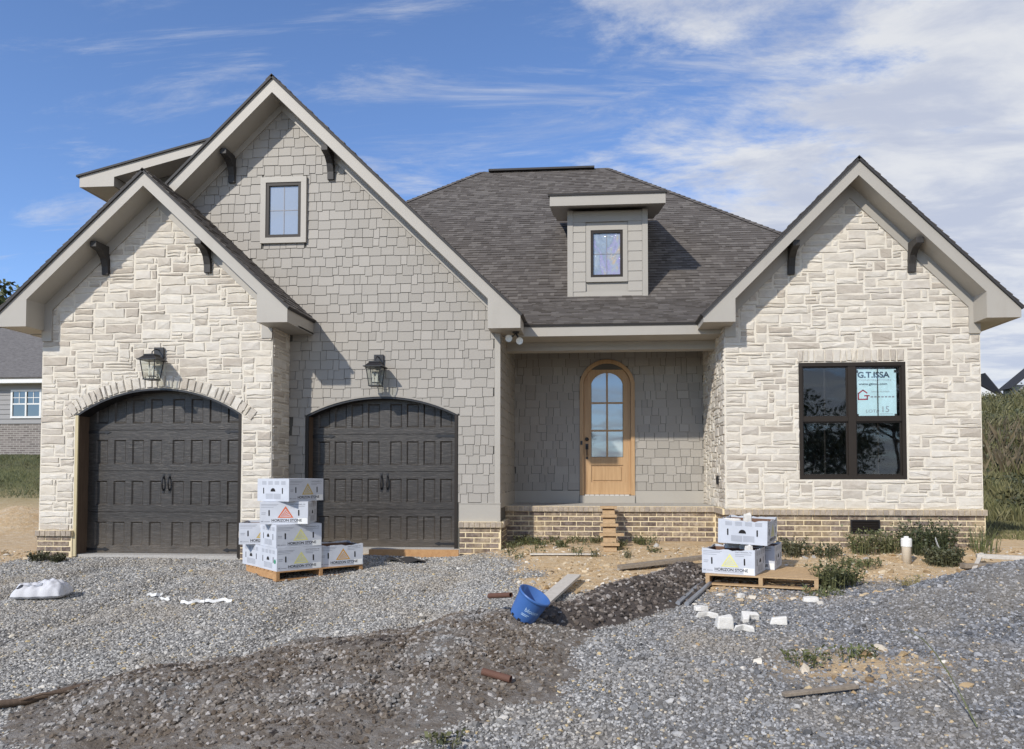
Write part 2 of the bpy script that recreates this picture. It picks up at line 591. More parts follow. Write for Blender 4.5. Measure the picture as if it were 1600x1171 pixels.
def hgt(x, y):
    x = np.asarray(x, float); y = np.asarray(y, float)
    d = np.clip(10.9 - y, 0, 40)
    left = -0.13 - 0.36 * (1 - np.exp(-d / 3.8))
    right = 0.03 - 0.50 * (1 - np.exp(-d / 4.3))
    w = sm(-2.2, -0.6, x)
    z = left * (1 - w) + right * w
    # pile of grey stone on the right, drifting away to the camera
    mx = 0.50 * np.exp(-((x - 4.0) / 1.25) ** 2 - ((y - 7.1) / 0.75) ** 2)
    mx = mx + 0.30 * np.exp(-((x - 5.6) / 1.2) ** 2 - ((y - 7.2) / 0.9) ** 2) + 0.13 * np.exp(-((x - 3.3) / 1.3) ** 2 - ((y - 5.4) / 1.0) ** 2)
    z = z + mx
    for r0 in (-6.9, -5.5, -3.2, -1.8):
        rx_ = x - r0 - 0.10 * (9.5 - y) - 0.10 * np.sin(y * 0.9 + r0)
        z = z - sm(10.2, 9.2, y) * (0.030 * np.exp(-(rx_ / 0.17) ** 2) - 0.016 * np.exp(-((np.abs(rx_) - 0.30) / 0.13) ** 2))
    z = z + 0.045 * rough(x * 1.3, y * 1.3) + 0.016 * rough(x * 5.1 + 3, y * 5.1)
    # rise behind the left-hand neighbour, hillside on the right
    lw = sm(-8.6, -10.5, x)
    z = z + lw * (0.05 + 1.85 * sm(14.5, 26, y) + 0.55 * np.exp(-((x + 11.8) / 0.9) ** 2 - ((y - 14.6) / 1.0) ** 2))
    rw = sm(6.3, 8.2, x)
    z = z + rw * (4.75 * sm(15.5, 42, y) - 0.05) * np.clip(0.75 + 0.02 * (x - 8), 0.7, 1.3)
    z = z + 4.0 * sm(60, 160, np.abs(y - 20))
    return z


def hz(x, y): return float(hgt(x, y))


def gravel_w(x, y):
    """1 where loose stone covers the ground"""
    nse = 0.42 * rough(x * 2.3 + 1, y * 2.3) + 0.25 * rough(x * 6, y * 6 + 2)
    a = sm(0.35, -0.35, x + 1.0 - 0.0 * y + nse * 2.0 + 0.55 * (y - 9.6) * (y > 9.0))
    b = sm(9.0, 8.1, y + nse * 1.4 + 0.25 * np.clip(2.0 - x, -2, 2))
    g = np.maximum(a, b)
    g = np.where(x < -8.4, sm(9.2, 8.3, y + nse), g)
    g = g * (1 - 0.92 * np.exp(-((x - 1.9) / 0.75) ** 2 - ((y - 5.5) / 0.55) ** 2) * (nse > -0.12))
    g = g * (1 - 0.75 * np.exp(-((x - 1.9) / 1.0) ** 2 - ((y - 7.9) / 0.3) ** 2) * (nse > -0.10))
    return np.clip(g, 0, 1) * (y < 11.0) * (np.abs(x) < 15)


def axis(lo, a, b, hi, step, n):
    return np.concatenate([a - (a - lo) * (np.linspace(1, 0, n, endpoint=False)) ** 2.0, np.arange(a, b, step), b + (hi - b) * np.linspace(0, 1, n) ** 2.0])


def grid_mesh(name, xs, ys, zf, attrs):
    X, Y = np.meshgrid(xs, ys)
    Z = zf(X, Y)
    nx, ny = len(xs), len(ys)
    v = np.stack([X.ravel(), Y.ravel(), Z.ravel()], 1)
    i = np.arange(nx * ny).reshape(ny, nx)
    q = np.stack([i[:-1, :-1].ravel(), i[:-1, 1:].ravel(), i[1:, 1:].ravel(), i[1:, :-1].ravel()], 1)
    me = bpy.data.meshes.new(name)
    me.from_pydata(v.tolist(), [], q.tolist())
    for k, fn in attrs.items():
        at = me.attributes.new(k, 'FLOAT', 'POINT')
        at.data.foreach_set('value', np.asarray(fn(X, Y), np.float32).ravel())
    me.polygons.foreach_set('use_smooth', [True] * len(me.polygons))
    return me


def grass_w(x, y):
    far = np.maximum(sm(13.0, 15.5, y) * sm(6.0, 7.0, x), sm(17.5, 19.0, y) * sm(-8.5, -9.5, x))
    return np.maximum(far, sm(30, 34, y))


t = NT('ground_soil')
p = t.wpos()
soil = t.mix(t.noise(p, 1.6, 7, 0.65, 0.4), (0.50, 0.325, 0.155), (0.62, 0.46, 0.27))
soil = t.mix(t.ramp(t.noise(p, 7.5, 6, 0.7), [(0.45, (0, 0, 0)), (0.7, (1, 1, 1))]), soil, (0.66, 0.54, 0.37))
soil = t.mix(t.ramp(t.noise(p, 23, 5, 0.7), [(0.52, (0, 0, 0)), (0.75, (0.8, 0.8, 0.8))]), soil, (0.28, 0.22, 0.15))
grav = t.mix(t.noise(p, 45, 5, 0.8), (0.13, 0.122, 0.11), (0.27, 0.25, 0.22))
grass = t.mix(t.noise(p, 2.2, 6, 0.7), (0.060, 0.075, 0.018), (0.17, 0.16, 0.055))
a1 = t.new('ShaderNodeAttribute', attribute_name='gravel')
a2 = t.new('ShaderNodeAttribute', attribute_name='grass')
c = t.mix(t.ramp(a1.outputs['Fac'], [(0.1, (0, 0, 0)), (0.7, (1, 1, 1))]), soil, grav)
c = t.mix(a2.outputs['Fac'], c, grass)
t.set(Base_Color=c, Roughness=0.97)
t.bump(t.math('ADD', t.noise(p, 9, 7, 0.7), t.math('MULTIPLY', t.noise(p, 40, 5, 0.7), 0.6)), 0.9, 0.035)
M['ground'] = t.m

gm = grid_mesh('ground', axis(-170, -14.5, 10.5, 170, 0.11, 26), axis(-60, 3.0, 12.5, 190, 0.09, 40), hgt, {'gravel': gravel_w, 'grass': grass_w})
gm.materials.append(M['ground'])
ground = bpy.data.objects.new('ground', gm); COL.objects.link(ground)
ground['kind'] = 'structure'


# gravel: loose stones scattered by geometry nodes
def scatter(name, me, mat, dens_attr, density, smin, smax, seed, variants=4, flat=0.65, sub=1):
    ng = bpy.data.node_groups.new(name + '_nodes', 'GeometryNodeTree')
    ng.interface.new_socket('Geometry', in_out='INPUT', socket_type='NodeSocketGeometry')
    ng.interface.new_socket('Geometry', in_out='OUTPUT', socket_type='NodeSocketGeometry')
    N, L = ng.nodes, ng.links
    gi, go = N.new('NodeGroupInput'), N.new('NodeGroupOutput')
    dp = N.new('GeometryNodeDistributePointsOnFaces')
    dp.inputs['Seed'].default_value = seed
    at = N.new('GeometryNodeInputNamedAttribute'); at.data_type = 'FLOAT'; at.inputs['Name'].default_value = dens_attr
    mu = N.new('ShaderNodeMath'); mu.operation = 'MULTIPLY'; mu.inputs[1].default_value = density
    L.new(at.outputs[0], mu.inputs[0])
    L.new(mu.outputs[0], dp.inputs['Density'])
    L.new(gi.outputs[0], dp.inputs['Mesh'])
    join = N.new('GeometryNodeJoinGeometry')
    for k in range(variants):
        ic = N.new('GeometryNodeMeshIcoSphere'); ic.inputs['Radius'].default_value = 0.5; ic.inputs['Subdivisions'].default_value = sub
        sp = N.new('GeometryNodeSetPosition')
        rv = N.new('FunctionNodeRandomValue'); rv.data_type = 'FLOAT_VECTOR'
        rv.inputs['Min'].default_value = (-0.17, -0.17, -0.17); rv.inputs['Max'].default_value = (0.17, 0.17, 0.17)
        rv.inputs['Seed'].default_value = 10 * seed + k
        L.new(ic.outputs['Mesh'], sp.inputs['Geometry']); L.new(rv.outputs[0], sp.inputs['Offset'])
        tr = N.new('GeometryNodeTransform'); tr.inputs['Scale'].default_value = (1.25 - 0.12 * k, 0.8 + 0.07 * k, flat + 0.04 * k)
        L.new(sp.outputs[0], tr.inputs['Geometry'])
        gt = N.new('GeometryNodeGeometryToInstance')
        L.new(tr.outputs[0], gt.inputs[0]); L.new(gt.outputs[0], join.inputs[0])
    ip = N.new('GeometryNodeInstanceOnPoints')
    ip.inputs['Pick Instance'].default_value = True
    L.new(dp.outputs['Points'], ip.inputs['Points']); L.new(join.outputs[0], ip.inputs['Instance'])
    rr = N.new('FunctionNodeRandomValue'); rr.data_type = 'FLOAT_VECTOR'
    rr.inputs['Min'].default_value = (-0.5, -0.5, 0); rr.inputs['Max'].default_value = (0.5, 0.5, 6.28)
    L.new(rr.outputs[0], ip.inputs['Rotation'])
    rs = N.new('FunctionNodeRandomValue'); rs.data_type = 'FLOAT'
    rs.inputs[2].default_value = smin; rs.inputs[3].default_value = smax; rs.inputs['Seed'].default_value = 3
    L.new(rs.outputs[1], ip.inputs['Scale'])
    sm_ = N.new('GeometryNodeSetMaterial'); sm_.inputs['Material'].default_value = mat
    L.new(ip.outputs[0], sm_.inputs[0]); L.new(sm_.outputs[0], go.inputs[0])
    o = bpy.data.objects.new(name, me); COL.objects.link(o)
    md = o.modifiers.new('scatter', 'NODES'); md.node_group = ng
    return o


t = NT('gravel_stone')
r = t.rnd(False)
ca = t.ramp(r, [(0.0, (0.12, 0.116, 0.11)), (0.25, (0.235, 0.228, 0.213)), (0.55, (0.33, 0.318, 0.295)), (0.80, (0.44, 0.422, 0.388)), (0.95, (0.62, 0.59, 0.53)), (0.985, (0.52, 0.40, 0.2))])
cb = t.ramp(r, [(0.0, (0.055, 0.056, 0.06)), (0.3, (0.13, 0.132, 0.138)), (0.65, (0.20, 0.203, 0.211)), (0.9, (0.31, 0.312, 0.318)), (0.97, (0.46, 0.46, 0.46)), (0.99, (0.48, 0.36, 0.2))])
sx = t.new('ShaderNodeSeparateXYZ'); t.l.new(t.wpos(), sx.inputs[0])
mr = t.new('ShaderNodeMapRange'); mr.inputs['From Min'].default_value = -1.5; mr.inputs['From Max'].default_value = 2.6
t.l.new(sx.outputs[0], mr.inputs['Value'])
gcol = t.mix(mr.outputs[0], ca, cb)
dst = t.ramp(t.noise(t.wpos(), 0.9, 5, 0.6, 0.6), [(0.45, (0, 0, 0)), (0.70, (1, 1, 1))])
gcol = t.mix(t.math('MULTIPLY', dst, 0.5), gcol, (0.34, 0.285, 0.21))
t.set(Base_Color=gcol, Roughness=0.9)
M['gravel'] = t.m


def vis_w(x, y):
    """only where the street side can be seen from around the camera"""
    rut = 0
    for r0 in (-6.9, -5.5, -3.2, -1.8):
        rx_ = x - r0 - 0.10 * (9.5 - y) - 0.10 * np.sin(y * 0.9 + r0)
        rut = rut + np.exp(-(rx_ / 0.16) ** 2) * (0.6 + 1.2 * rough(x * 2, y * 2))
    return gravel_w(x, y) * np.clip(1 - 0.62 * rut, 0.15, 1) * (0.78 + 0.5 * np.clip(rough(x * 1.7, y * 1.7 + 4), -0.5, 0.5)) * (y > 3.2) * (np.abs(x + 0.1 * y) < 1.5 + 0.95 * y)


em = grid_mesh('gravel', np.arange(-9.6, 7.6, 0.16), np.arange(3.2, 11.0, 0.14), lambda x, y: hgt(x, y) + 0.002, {'gravel': vis_w})
grv = scatter('gravel', em, M['gravel'], 'gravel', 3700, 0.010, 0.034, 1)
tag(grv, 'loose grey crushed stone covering the drive and piled at the far side', 'gravel', kind='stuff')


def vis_big(x, y):
    return vis_w(x, y) * np.clip(0.25 + 1.6 * rough(x * 1.4 + 2, y * 1.4), 0.05, 1)


em3 = grid_mesh('coarse_gravel', np.arange(-9.6, 7.6, 0.2), np.arange(3.2, 11.0, 0.2), lambda x, y: hgt(x, y) + 0.006, {'gravel': vis_big})
gr2 = scatter('coarse_gravel', em3, M['gravel'], 'gravel', 75, 0.034, 0.062, 9)
tag(gr2, 'larger grey stones strewn through the gravel drive', 'gravel', kind='stuff')


def clod_w(x, y):
    return np.clip(1 - gravel_w(x, y), 0, 1) * (y < 11.2) * (y > 3.5) * (x > -9.5) * (x < 7) * np.clip(0.4 + 1.2 * rough(x * 3, y * 3), 0.08, 1)


t = NT('soil_clod')
r = t.rnd(False)
t.set(Base_Color=t.ramp(r, [(0.0, (0.24, 0.16, 0.08)), (0.4, (0.46, 0.33, 0.18)), (0.7, (0.56, 0.45, 0.30)), (0.88, (0.68, 0.62, 0.52)), (1.0, (0.34, 0.32, 0.29))]), Roughness=0.95)
M['clod'] = t.m
em2 = grid_mesh('soil_clods', np.arange(-9.6, 7.0, 0.2), np.arange(3.6, 11.2, 0.2), lambda x, y: hgt(x, y), {'gravel': clod_w})
cl = scatter('soil_clods', em2, M['clod'], 'gravel', 420, 0.008, 0.048, 4)
ch = scatter('rock_chips', grid_mesh('rock_chips', np.arange(-9.6, 7.0, 0.2), np.arange(3.6, 11.2, 0.2), lambda x, y: hgt(x, y) + .004, {'gravel': clod_w}), M['clod'], 'gravel', 34, 0.04, 0.12, 14, flat=.4)
tag(ch, 'flat pale rock chips lying on the bare soil before the porch', 'rock', kind='stuff')
tag(cl, 'pale crumbs of dry clay and rock chips on the bare soil', 'soil', kind='stuff')

# ------------------------------------------------------------------ the house
house = empty('house', (0, 11, 0), local=False)
tag(house, 'new single-storey house of pale stone and grey shingles with two arched garage doors', 'house')
Y1, Y2, YP, YB = 10.5, 11.1, 11.85, 13.15          # stone bay, main front, porch wall, porch back
stones, shakes, bricks = [], [], []                 # (area, polygon, frame, parent part, extra)


def wall_part(name, poly, fr, mat, d0=-0.16, d1=0.007, label=None):
    o = MB().prism(poly, fr, d0, d1).build(name, mat, house)
    if label: o['label'] = label
    return o


def pack_stones(u0, u1, v0, v1, fr, parent, planes, blocked=None, seed=1, du=0.045, dv=0.0475, joint=0.008):
    rng = random.Random(seed)
    nu, nv = max(1, round((u1 - u0) / du)), max(1, round((v1 - v0) / dv))
    du = (u1 - u0) / nu; dv = (v1 - v0) / nv
    occ = [[False] * nu for _ in range(nv)]
    if blocked:
        for j in range(nv):
            for i in range(nu):
                if blocked(u0 + (i + .5) * du, v0 + (j + .5) * dv): occ[j][i] = True
    for j in range(nv):
        for i in range(nu):
            if occ[j][i]: continue
            h = rng.choices((1, 2, 3), (0.30, 0.46, 0.24))[0]
            w = {1: rng.randint(4, 12), 2: rng.randint(4, 12), 3: rng.randint(4, 11)}[h]
            w = min(w, nu - i)
            ww = 0
            while ww < w and not occ[j][i + ww]: ww += 1
            if nu - (i + ww) in (1, 2) and all(not occ[j][k] for k in range(i + ww, nu)): ww = nu - i
            hh = 1
            while hh < h and j + hh < nv and all(not occ[j + hh][k] for k in range(i, i + ww)): hh += 1
            for b in range(hh):
                for a in range(ww): occ[j + b][i + a] = True
            x0, x1 = u0 + i * du + joint, u0 + (i + ww) * du - joint
            z0, z1 = v0 + j * dv + joint, v0 + (j + hh) * dv - joint
            poly = clip([(x0, z0), (x1, z0), (x1, z1), (x0, z1)], planes)
            if poly and parea(poly) > 0.0012:
                stones.append((parea(poly), poly, fr, parent, rng.random()))


def stone_geo(mb, poly, fr, rng, lo=0.011, hi=0.019):
    """a split-faced stone: uneven outline, chamfered edges, broken face"""
    O, U, V, N = fr
    out = []
    n = len(poly)
    for i in range(n):
        p, q = poly[i], poly[(i + 1) % n]
        L = math.hypot(q[0] - p[0], q[1] - p[1])
        k = max(1, min(4, int(L / 0.10)))
        for s in range(k):
            f = s / k
            j = 0.0055
            out.append((p[0] + (q[0] - p[0]) * f + rng.uniform(-j, j), p[1] + (q[1] - p[1]) * f + rng.uniform(-j, j)))
    cu = sum(p[0] for p in out) / len(out); cv = sum(p[1] for p in out) / len(out)
    m = len(out)
    d = rng.uniform(lo, hi)
    us = [p[0] for p in out]; vs = [p[1] for p in out]
    wu, wv = max(us) - min(us), max(vs) - min(vs)
    ins = min(0.011, wu * 0.2, wv * 0.2)
    ring = []
    tu, tv = rng.uniform(-0.035, 0.035), rng.uniform(-0.05, 0.05)
    for a, b in out:
        ru, rv = cu - a, cv - b
        L = math.hypot(ru, rv) or 1
        a2, b2 = a + ru / L * ins * rng.uniform(0.6, 1.7), b + rv / L * ins * rng.uniform(0.5, 1.4)
        ring.append((a2, b2, max(0.0085, d + (a2 - cu) * tu + (b2 - cv) * tv + rng.uniform(-0.005, 0.005))))
    V0 = [O + U * a + V * b for a, b in out]
    V1 = [O + U * a + V * b + N * d_ for a, b, d_ in ring]
    # two inner points give the face a broken ridge
    k1 = rng.uniform(-0.25, 0.25)
    c1 = O + U * (cu - wu * 0.22) + V * (cv + wv * k1) + N * (d + rng.uniform(-0.002, 0.008))
    c2 = O + U * (cu + wu * 0.22) + V * (cv - wv * k1) + N * (d + rng.uniform(-0.002, 0.012))
    verts = V0 + V1 + [c1, c2]
    F = []
    for i in range(m):
        j = (i + 1) % m
        F.append((i, j, m + j, m + i))
    left = [ring[i][0] < cu for i in range(m)]
    for i in range(m):
        j = (i + 1) % m
        F.append((m + i, m + j, 2 * m if left[i] else 2 * m + 1))
        if left[i] != left[j]:
            F.append((m + j, 2 * m + 1, 2 * m) if left[i] else (m + j, 2 * m, 2 * m + 1))
    mb.add(verts, F)


def pack_shakes(u0, u1, v0, v1, fr, parent, planes, blocked=None, seed=1, row=0.147, prio=1.0, cut=None):
    rng = random.Random(seed)
    v = v0; k = 0
    while v < v1:
        u = u0 - rng.uniform(0, 0.2)
        low = rng.random() < 0.5
        while u < u1:
            w = rng.choice((0.095, 0.12, 0.165, 0.175, 0.20, 0.245))
            low = not low
            drop = rng.choice((0.0, 0.012, 0.020)) if low else -rng.choice((0.0, 0.008))
            a, b = max(u, u0) + 0.0032, min(u + w, u1) - 0.0032
            if b - a > 0.02:
                poly = [(a, v - drop), (b, v - drop), (b, v + row + 0.004), (a, v + row + 0.004)]
                poly = clip(poly, planes)
                if cut and poly: poly = cut(poly)
                if poly and parea(poly) > 0.001:
                    c = (sum(q[0] for q in poly) / len(poly), sum(q[1] for q in poly) / len(poly))
                    if not (blocked and blocked(*c)):
                        shakes.append((parea(poly) * prio, poly, fr, parent, (v - drop, v + row)))
            u += w
        v += row; k += 1


def arch_cut(op, circ, pad=0.0):
    """trim a piece against an arched opening: by the jamb below the springing, by the local tangent above"""
    x0, x1, spring, crown = op; ox, oz, orr, _ = circ
    def f(poly):
        cu = sum(p[0] for p in poly) / len(poly); cv = sum(p[1] for p in poly) / len(poly)
        if cu < x0 - 0.3 or cu > x1 + 0.3 or cv > crown + 0.3: return poly
        if min(p[1] for p in poly) < spring + 0.03 and (cu < x0 + 0.03 or cu > x1 - 0.03 or cv < spring - 0.02):
            xm = (x0 + x1) / 2
            if x0 < cu < x1 and min(abs(cu - x0), abs(cu - x1)) > 0.13: return []
            return clip(poly, [(1, 0, x0 - pad)] if cu < xm else [(-1, 0, -x1 - pad)])
        an = math.atan2(cu - ox, cv - oz)
        n = (math.sin(an), math.cos(an))
        return clip(poly, [(-n[0], -n[1], -(n[0] * ox + n[1] * oz) - orr - pad)])
    return f


def rect_cut(r, pad):
    x0, x1, z0, z1 = r[0] - pad, r[1] + pad, r[2] - pad, r[3] + pad
    def f(poly):
        us = [p[0] for p in poly]; vs = [p[1] for p in poly]
        if max(us) < x0 or min(us) > x1 or max(vs) < z0 or min(vs) > z1: return poly
        best = []
        for pl in ((1, 0, x0), (-1, 0, -x1), (0, 1, z0), (0, -1, -z1)):
            q = clip(poly, [pl])
            if q and (not best or parea(q) > parea(best)): best = q
        return best
    return f


def shake_geo(mb, poly, fr, vr):
    """wedge-shaped shingle: thick at its lower edge"""
    O, U, V, N = fr
    lo, hi = vr
    n = len(poly)
    back = [O + U * a + V * b - N * 0.002 for a, b in poly]
    fr_ = [O + U * a + V * b + N * (0.014 - 0.010 * (b - lo) / max(0.05, hi - lo)) for a, b in poly]
    F = [tuple(range(n, 2 * n))]
    for i in range(n):
        j = (i + 1) % n
        F.append((i, j, j + n, i + n))
    mb.add(back + fr_, F)


_bm_cache = {}


def lay_bricks(u0, u1, v_top, v_bot, fr, parent, depth=0.02, off=0.0, rowlock=True, proud=0.045):
    """running bond under a rowlock course; full bricks share one mesh"""
    O, U, V, N = fr
    bw, bh, j = 0.254, 0.0795, 0.017
    vt = v_top
    if rowlock:
        mb = MB(); u = u0 - 0.012
        rng = random.Random(int(u0 * 100))
        n = max(1, round((u1 - u0 + 0.024) / 0.0815)); w = (u1 - u0 + 0.024) / n
        for i in range(n):
            a, b = u + i * w + 0.005, u + (i + 1) * w - 0.005
            mb.prism([(a, vt - 0.083), (b, vt - 0.083), (b, vt - 0.004), (a, vt - 0.004)], fr, depth - 0.05, depth + proud + rng.uniform(-0.003, 0.003))
        o = mb.build('rowlock_course', 'brick_r', parent); o['kind'] = 'stuff'
        mort = MB().prism([(u0 - 0.01, vt - 0.088), (u1 + 0.01, vt - 0.088), (u1 + 0.01, vt), (u0 - 0.01, vt)], fr, depth - 0.06, depth + proud - 0.012)
        mort.build('mortar_bed', 'bmortar', parent)
        vt -= 0.09
    row = 0
    while vt > v_bot + 0.02:
        u = u0 - (bw / 2 if row % 2 else 0) + off
        while u < u1 - 0.01:
            a, b = max(u, u0), min(u + bw, u1)
            if b - a > 0.04:
                bricks.append((U, V, N, O + U * a + V * vt + N * depth, b - a - j, bh - j, parent))
            u += bw
        vt -= bh; row += 1


def brick_mesh(w, h):
    key = (round(w, 2), round(h, 3))
    if key not in _bm_cache:
        w, h = key
        mb = MB()
        c = 0.003; d = 0.008
        V = [(0, 0, 0), (w, 0, 0), (w, -h, 0), (0, -h, 0), (c, -c, d), (w - c, -c, d), (w - c, -h + c, d), (c, -h + c, d)]
        mb.add(V, [(3, 2, 1, 0)[::-1][::-1], (7, 6, 5, 4), (4, 5, 1, 0), (5, 6, 2, 1), (6, 7, 3, 2), (7, 4, 0, 3)])
        me = mb.mesh('brick'); me.materials.append(M['brick'])
        _bm_cache[key] = me
    return _bm_cache[key]


# ---- gable roofs
def shingle_rows(name, poly, fr, expo=0.118, seed=1, parent=None, t0=0.004):
    """courses of asphalt tabs over a plane; poly is 2-D (u across, v up the slope)"""
    O, U, V, N = fr
    rng = random.Random(seed)
    n = len(poly)
    area = sum(poly[i][0] * poly[(i + 1) % n][1] - poly[(i + 1) % n][0] * poly[i][1] for i in range(n))
    pl = []
    for i in range(n):
        p, q = poly[i], poly[(i + 1) % n]
        e = (q[0] - p[0], q[1] - p[1])
        a, b = (e[1], -e[0]) if area > 0 else (-e[1], e[0])
        pl.append((a, b, a * p[0] + b * p[1]))
    u0 = min(p[0] for p in poly); u1 = max(p[0] for p in poly)
    v0 = min(p[1] for p in poly); v1 = max(p[1] for p in poly)
    mb = MB(); v = v0
    while v < v1:
        u = u0 - rng.uniform(0, 0.3)
        while u < u1:
            w = rng.choice((0.07, 0.10, 0.13, 0.17, 0.21))
            q = clip([(u, v), (u + w, v), (u + w, v + expo), (u, v + expo)], pl)
            if q and parea(q) > 0.0006:
                th = t0 + rng.choice((0.006, 0.006, 0.013))
                m = len(q)
                vv = [O + U * a + V * b + N * (t0 + (th - t0 + 0.002) * (1 - (b - v) / expo)) for a, b in q]
                base = [O + U * a + V * b - N * 0.004 for a, b in q]
                mb.add(vv + base, [tuple(range(m))] + [(i, m + i, m + (i + 1) % m, (i + 1) % m) for i in range(m)])
            u += w
        v += expo
    o = mb.build(name, 'roof', parent)
    o['kind'] = 'stuff'
    return o


def gable(xc, zpk, s, xl, xr, yf, yw, yb, xil, xir, zb, hf=0.215, seed=1, rows=(True, True), ye_l=None, ye_r=None, frieze=None):
    zt = lambda x: zpk - s * abs(x - xc)
    cs = 1 / math.sqrt(1 + s * s)
    DR = 0.035
    roof = empty('gable_roof', (0, 0, 0)); roof.parent = house
    roof['_local'] = 1
    roof.matrix_parent_inverse = Matrix.Translation((0, 11, 0)).inverted()
    for sg, xo, xi, ye in ((-1, xl, xil, ye_l or yb), (1, xr, xir, ye_r or yb)):
        f = front(yf)
        A = (xc, zt(xc) - DR); B = (xo, zt(xo) - DR); C_ = (xo, zb); D = (xi, zb); E_ = (xi, zt(xi) - DR - hf); G = (xc, zt(xc) - DR - hf)
        poly = [A, G, E_, D, C_, B] if sg > 0 else [A, B, C_, D, E_, G]
        MB().prism(poly, f, -0.035, 0).build('rake_board', 'trim', roof)
        # raking soffit
        x0, x1 = sorted((xc, xi))
        sof = [(xc, zt(xc) - DR - hf + 0.004), (xi, zt(xi) - DR - hf + 0.004), (xi, zt(xi) - DR - hf + 0.03), (xc, zt(xc) - DR - hf + 0.03)]
        if sg < 0: sof = sof[::-1]
        MB().prism(sof, f, -(yw - yf) - 0.05, -0.037).build('soffit', 'trim', roof)
        # boxed eave: inner cheek, bottom, outer fascia
        MB().box(*sorted((xi, xi + sg * 0.02)), yf + 0.036, yw + 0.02, zb + 0.003, zt(xi) - DR - hf + 0.02).build('cornice_cheek', 'trim', roof)
        MB().box(*sorted((xi + sg * 0.003, xo - sg * 0.003)), yf + 0.036, ye, zb + 0.004, zb + 0.02).build('eave_soffit', 'trim', roof)
        MB().box(*sorted((xo - sg * 0.03, xo)), yf + 0.036, ye, zb, zt(xo) - DR - 0.002).build('eave_fascia', 'trim', roof)
        # deck with its dark edge, then shingles
        fr = FR((xc, yf - 0.03, zpk), (0, sg, 0), (-sg * cs, 0, s * cs)) if False else None
        slope_len = (abs(xo - xc) + 0.035) / cs
        # u runs along the ridge, v up the slope
        if sg > 0:
            fr = FR((xc, 0, zpk), (0, 1, 0), (-cs, 0, s * cs))
            u0, u1 = yf - 0.03, yb
        else:
            fr = FR((xc, 0, zpk), (0, -1, 0), (cs, 0, s * cs))
            u0, u1 = -yb, -(yf - 0.03)
        pl = [(u0, -slope_len), (u1, -slope_len), (u1, 0), (u0, 0)]
        MB().prism(pl, fr, -0.034, 0.0).build('roof_deck', 'deck', roof)
        if rows[0 if sg < 0 else 1]:
            shingle_rows('shingles', pl, fr, seed=seed + sg, parent=roof)
    # ridge cap
    mb = MB(); rng = random.Random(seed)
    y = yf - 0.03
    while y < yb - 0.1:
        for sg in (-1, 1):
            q0 = Vector((xc, y, zpk + 0.016)); q1 = Vector((xc, y + 0.2, zpk + 0.006))
            e = Vector((sg * 0.13 * cs, 0, -s * 0.13 * cs))
            vs = [q0, q1, q1 + e, q0 + e, q0 - Vector((0, 0, 0.014)), q0 + e - Vector((0, 0, 0.014))]
            mb.add(vs, [(0, 1, 2, 3) if sg < 0 else (3, 2, 1, 0), (0, 3, 5, 4)])
        y += 0.145
    o = mb.build('ridge_cap', 'roof', roof); o['kind'] = 'stuff'
    return roof


# 1. stone garage bay (left)
bx0, bx1 = -8.29, -4.69
bop = (-7.74, -5.15, 1.98, 2.375)                      # opening: x0, x1, spring, crown
g1 = dict(xc=-6.49, zpk=5.53, s=0.93, hf=0.205)
ap, (acx, acz, ar, aa) = arch_pts(*bop)
ztop = lambda x, g: g['zpk'] - 0.035 - g['hf'] - g['s'] * abs(x - g['xc']) + 0.03
wp = [(bx0, -0.35), (bop[0], -0.35)] + ap + [(bop[1], -0.35), (bx1, -0.35), (bx1, ztop(bx1, g1)), (g1['xc'], ztop(g1['xc'], g1)), (bx0, ztop(bx0, g1))]
bay_wall = wall_part('stone_wall', wp, front(Y1), 'mortar', label='pale split-faced stone gable wall round an arched garage door')
VB = 0.185                                             # width of the ring of arch stones


def bay_block(u, v):
    if v < bop[2]: return bop[0] < u < bop[1]
    return math.hypot(u - acx, v - acz) < ar + VB - 0.02 and bop[0] - 0.10 < u < bop[1] + 0.10 and v > bop[2] - 0.03


def gable_planes(g, extra=0.0):
    s = g['s']; k = g['zpk'] - 0.035 - g['hf'] - 0.185 * math.sqrt(1 + s * s) * 0.0 - extra
    return [(s, 1, k + s * g['xc']), (-s, 1, k - s * g['xc'])]


FRZ = 0.17
pack_stones(bx0, bx1, 0.25, 5.3, front(Y1), bay_wall, gable_planes(g1, FRZ), bay_block, 11)
# ring of arch stones
rng = random.Random(3)
a = -aa - 0.05
while a < aa + 0.04:
    w = rng.uniform(0.055, 0.10) / ar * 1.25
    r0, r1 = ar + 0.008, ar + VB + rng.uniform(-0.015, 0.01)
    P = lambda rr, an: (acx + rr * math.sin(an), acz + rr * math.cos(an))
    g_ = 0.008 / ar
    poly = [P(r0, a + g_), P(r0, a + w - g_), P(r1, a + w - g_), P(r1, a + g_)][::-1]
    poly = poly if sum(poly[i][0] * poly[(i + 1) % 4][1] - poly[(i + 1) % 4][0] * poly[i][1] for i in range(4)) > 0 else poly[::-1]
    stones.append((parea(poly) + 0.02, poly, (front(Y1)[0] + Vector((0, -0.012, 0)), *front(Y1)[1:]), bay_wall, rng.random()))
    a += w
# right-hand return of the bay, and its plain left flank
ret = MB().prism([(Y1 + 0.001, -0.3), (Y2 + 0.05, -0.3), (Y2 + 0.05, 3.6), (Y1 + 0.001, 3.6)], face_e(bx1), -0.12, 0.005).build('stone_return', 'mortar', house)
pack_stones(Y1 + 0.0, Y2, 0.25, 3.25, face_e(bx1), ret, [(0, 1, 3.26)], None, 12)
MB().box(bx0 - 0.0, bx0 + 0.14, Y1 + 0.17, 21, -0.35, 3.3).build('side_wall', 'mortar', house)
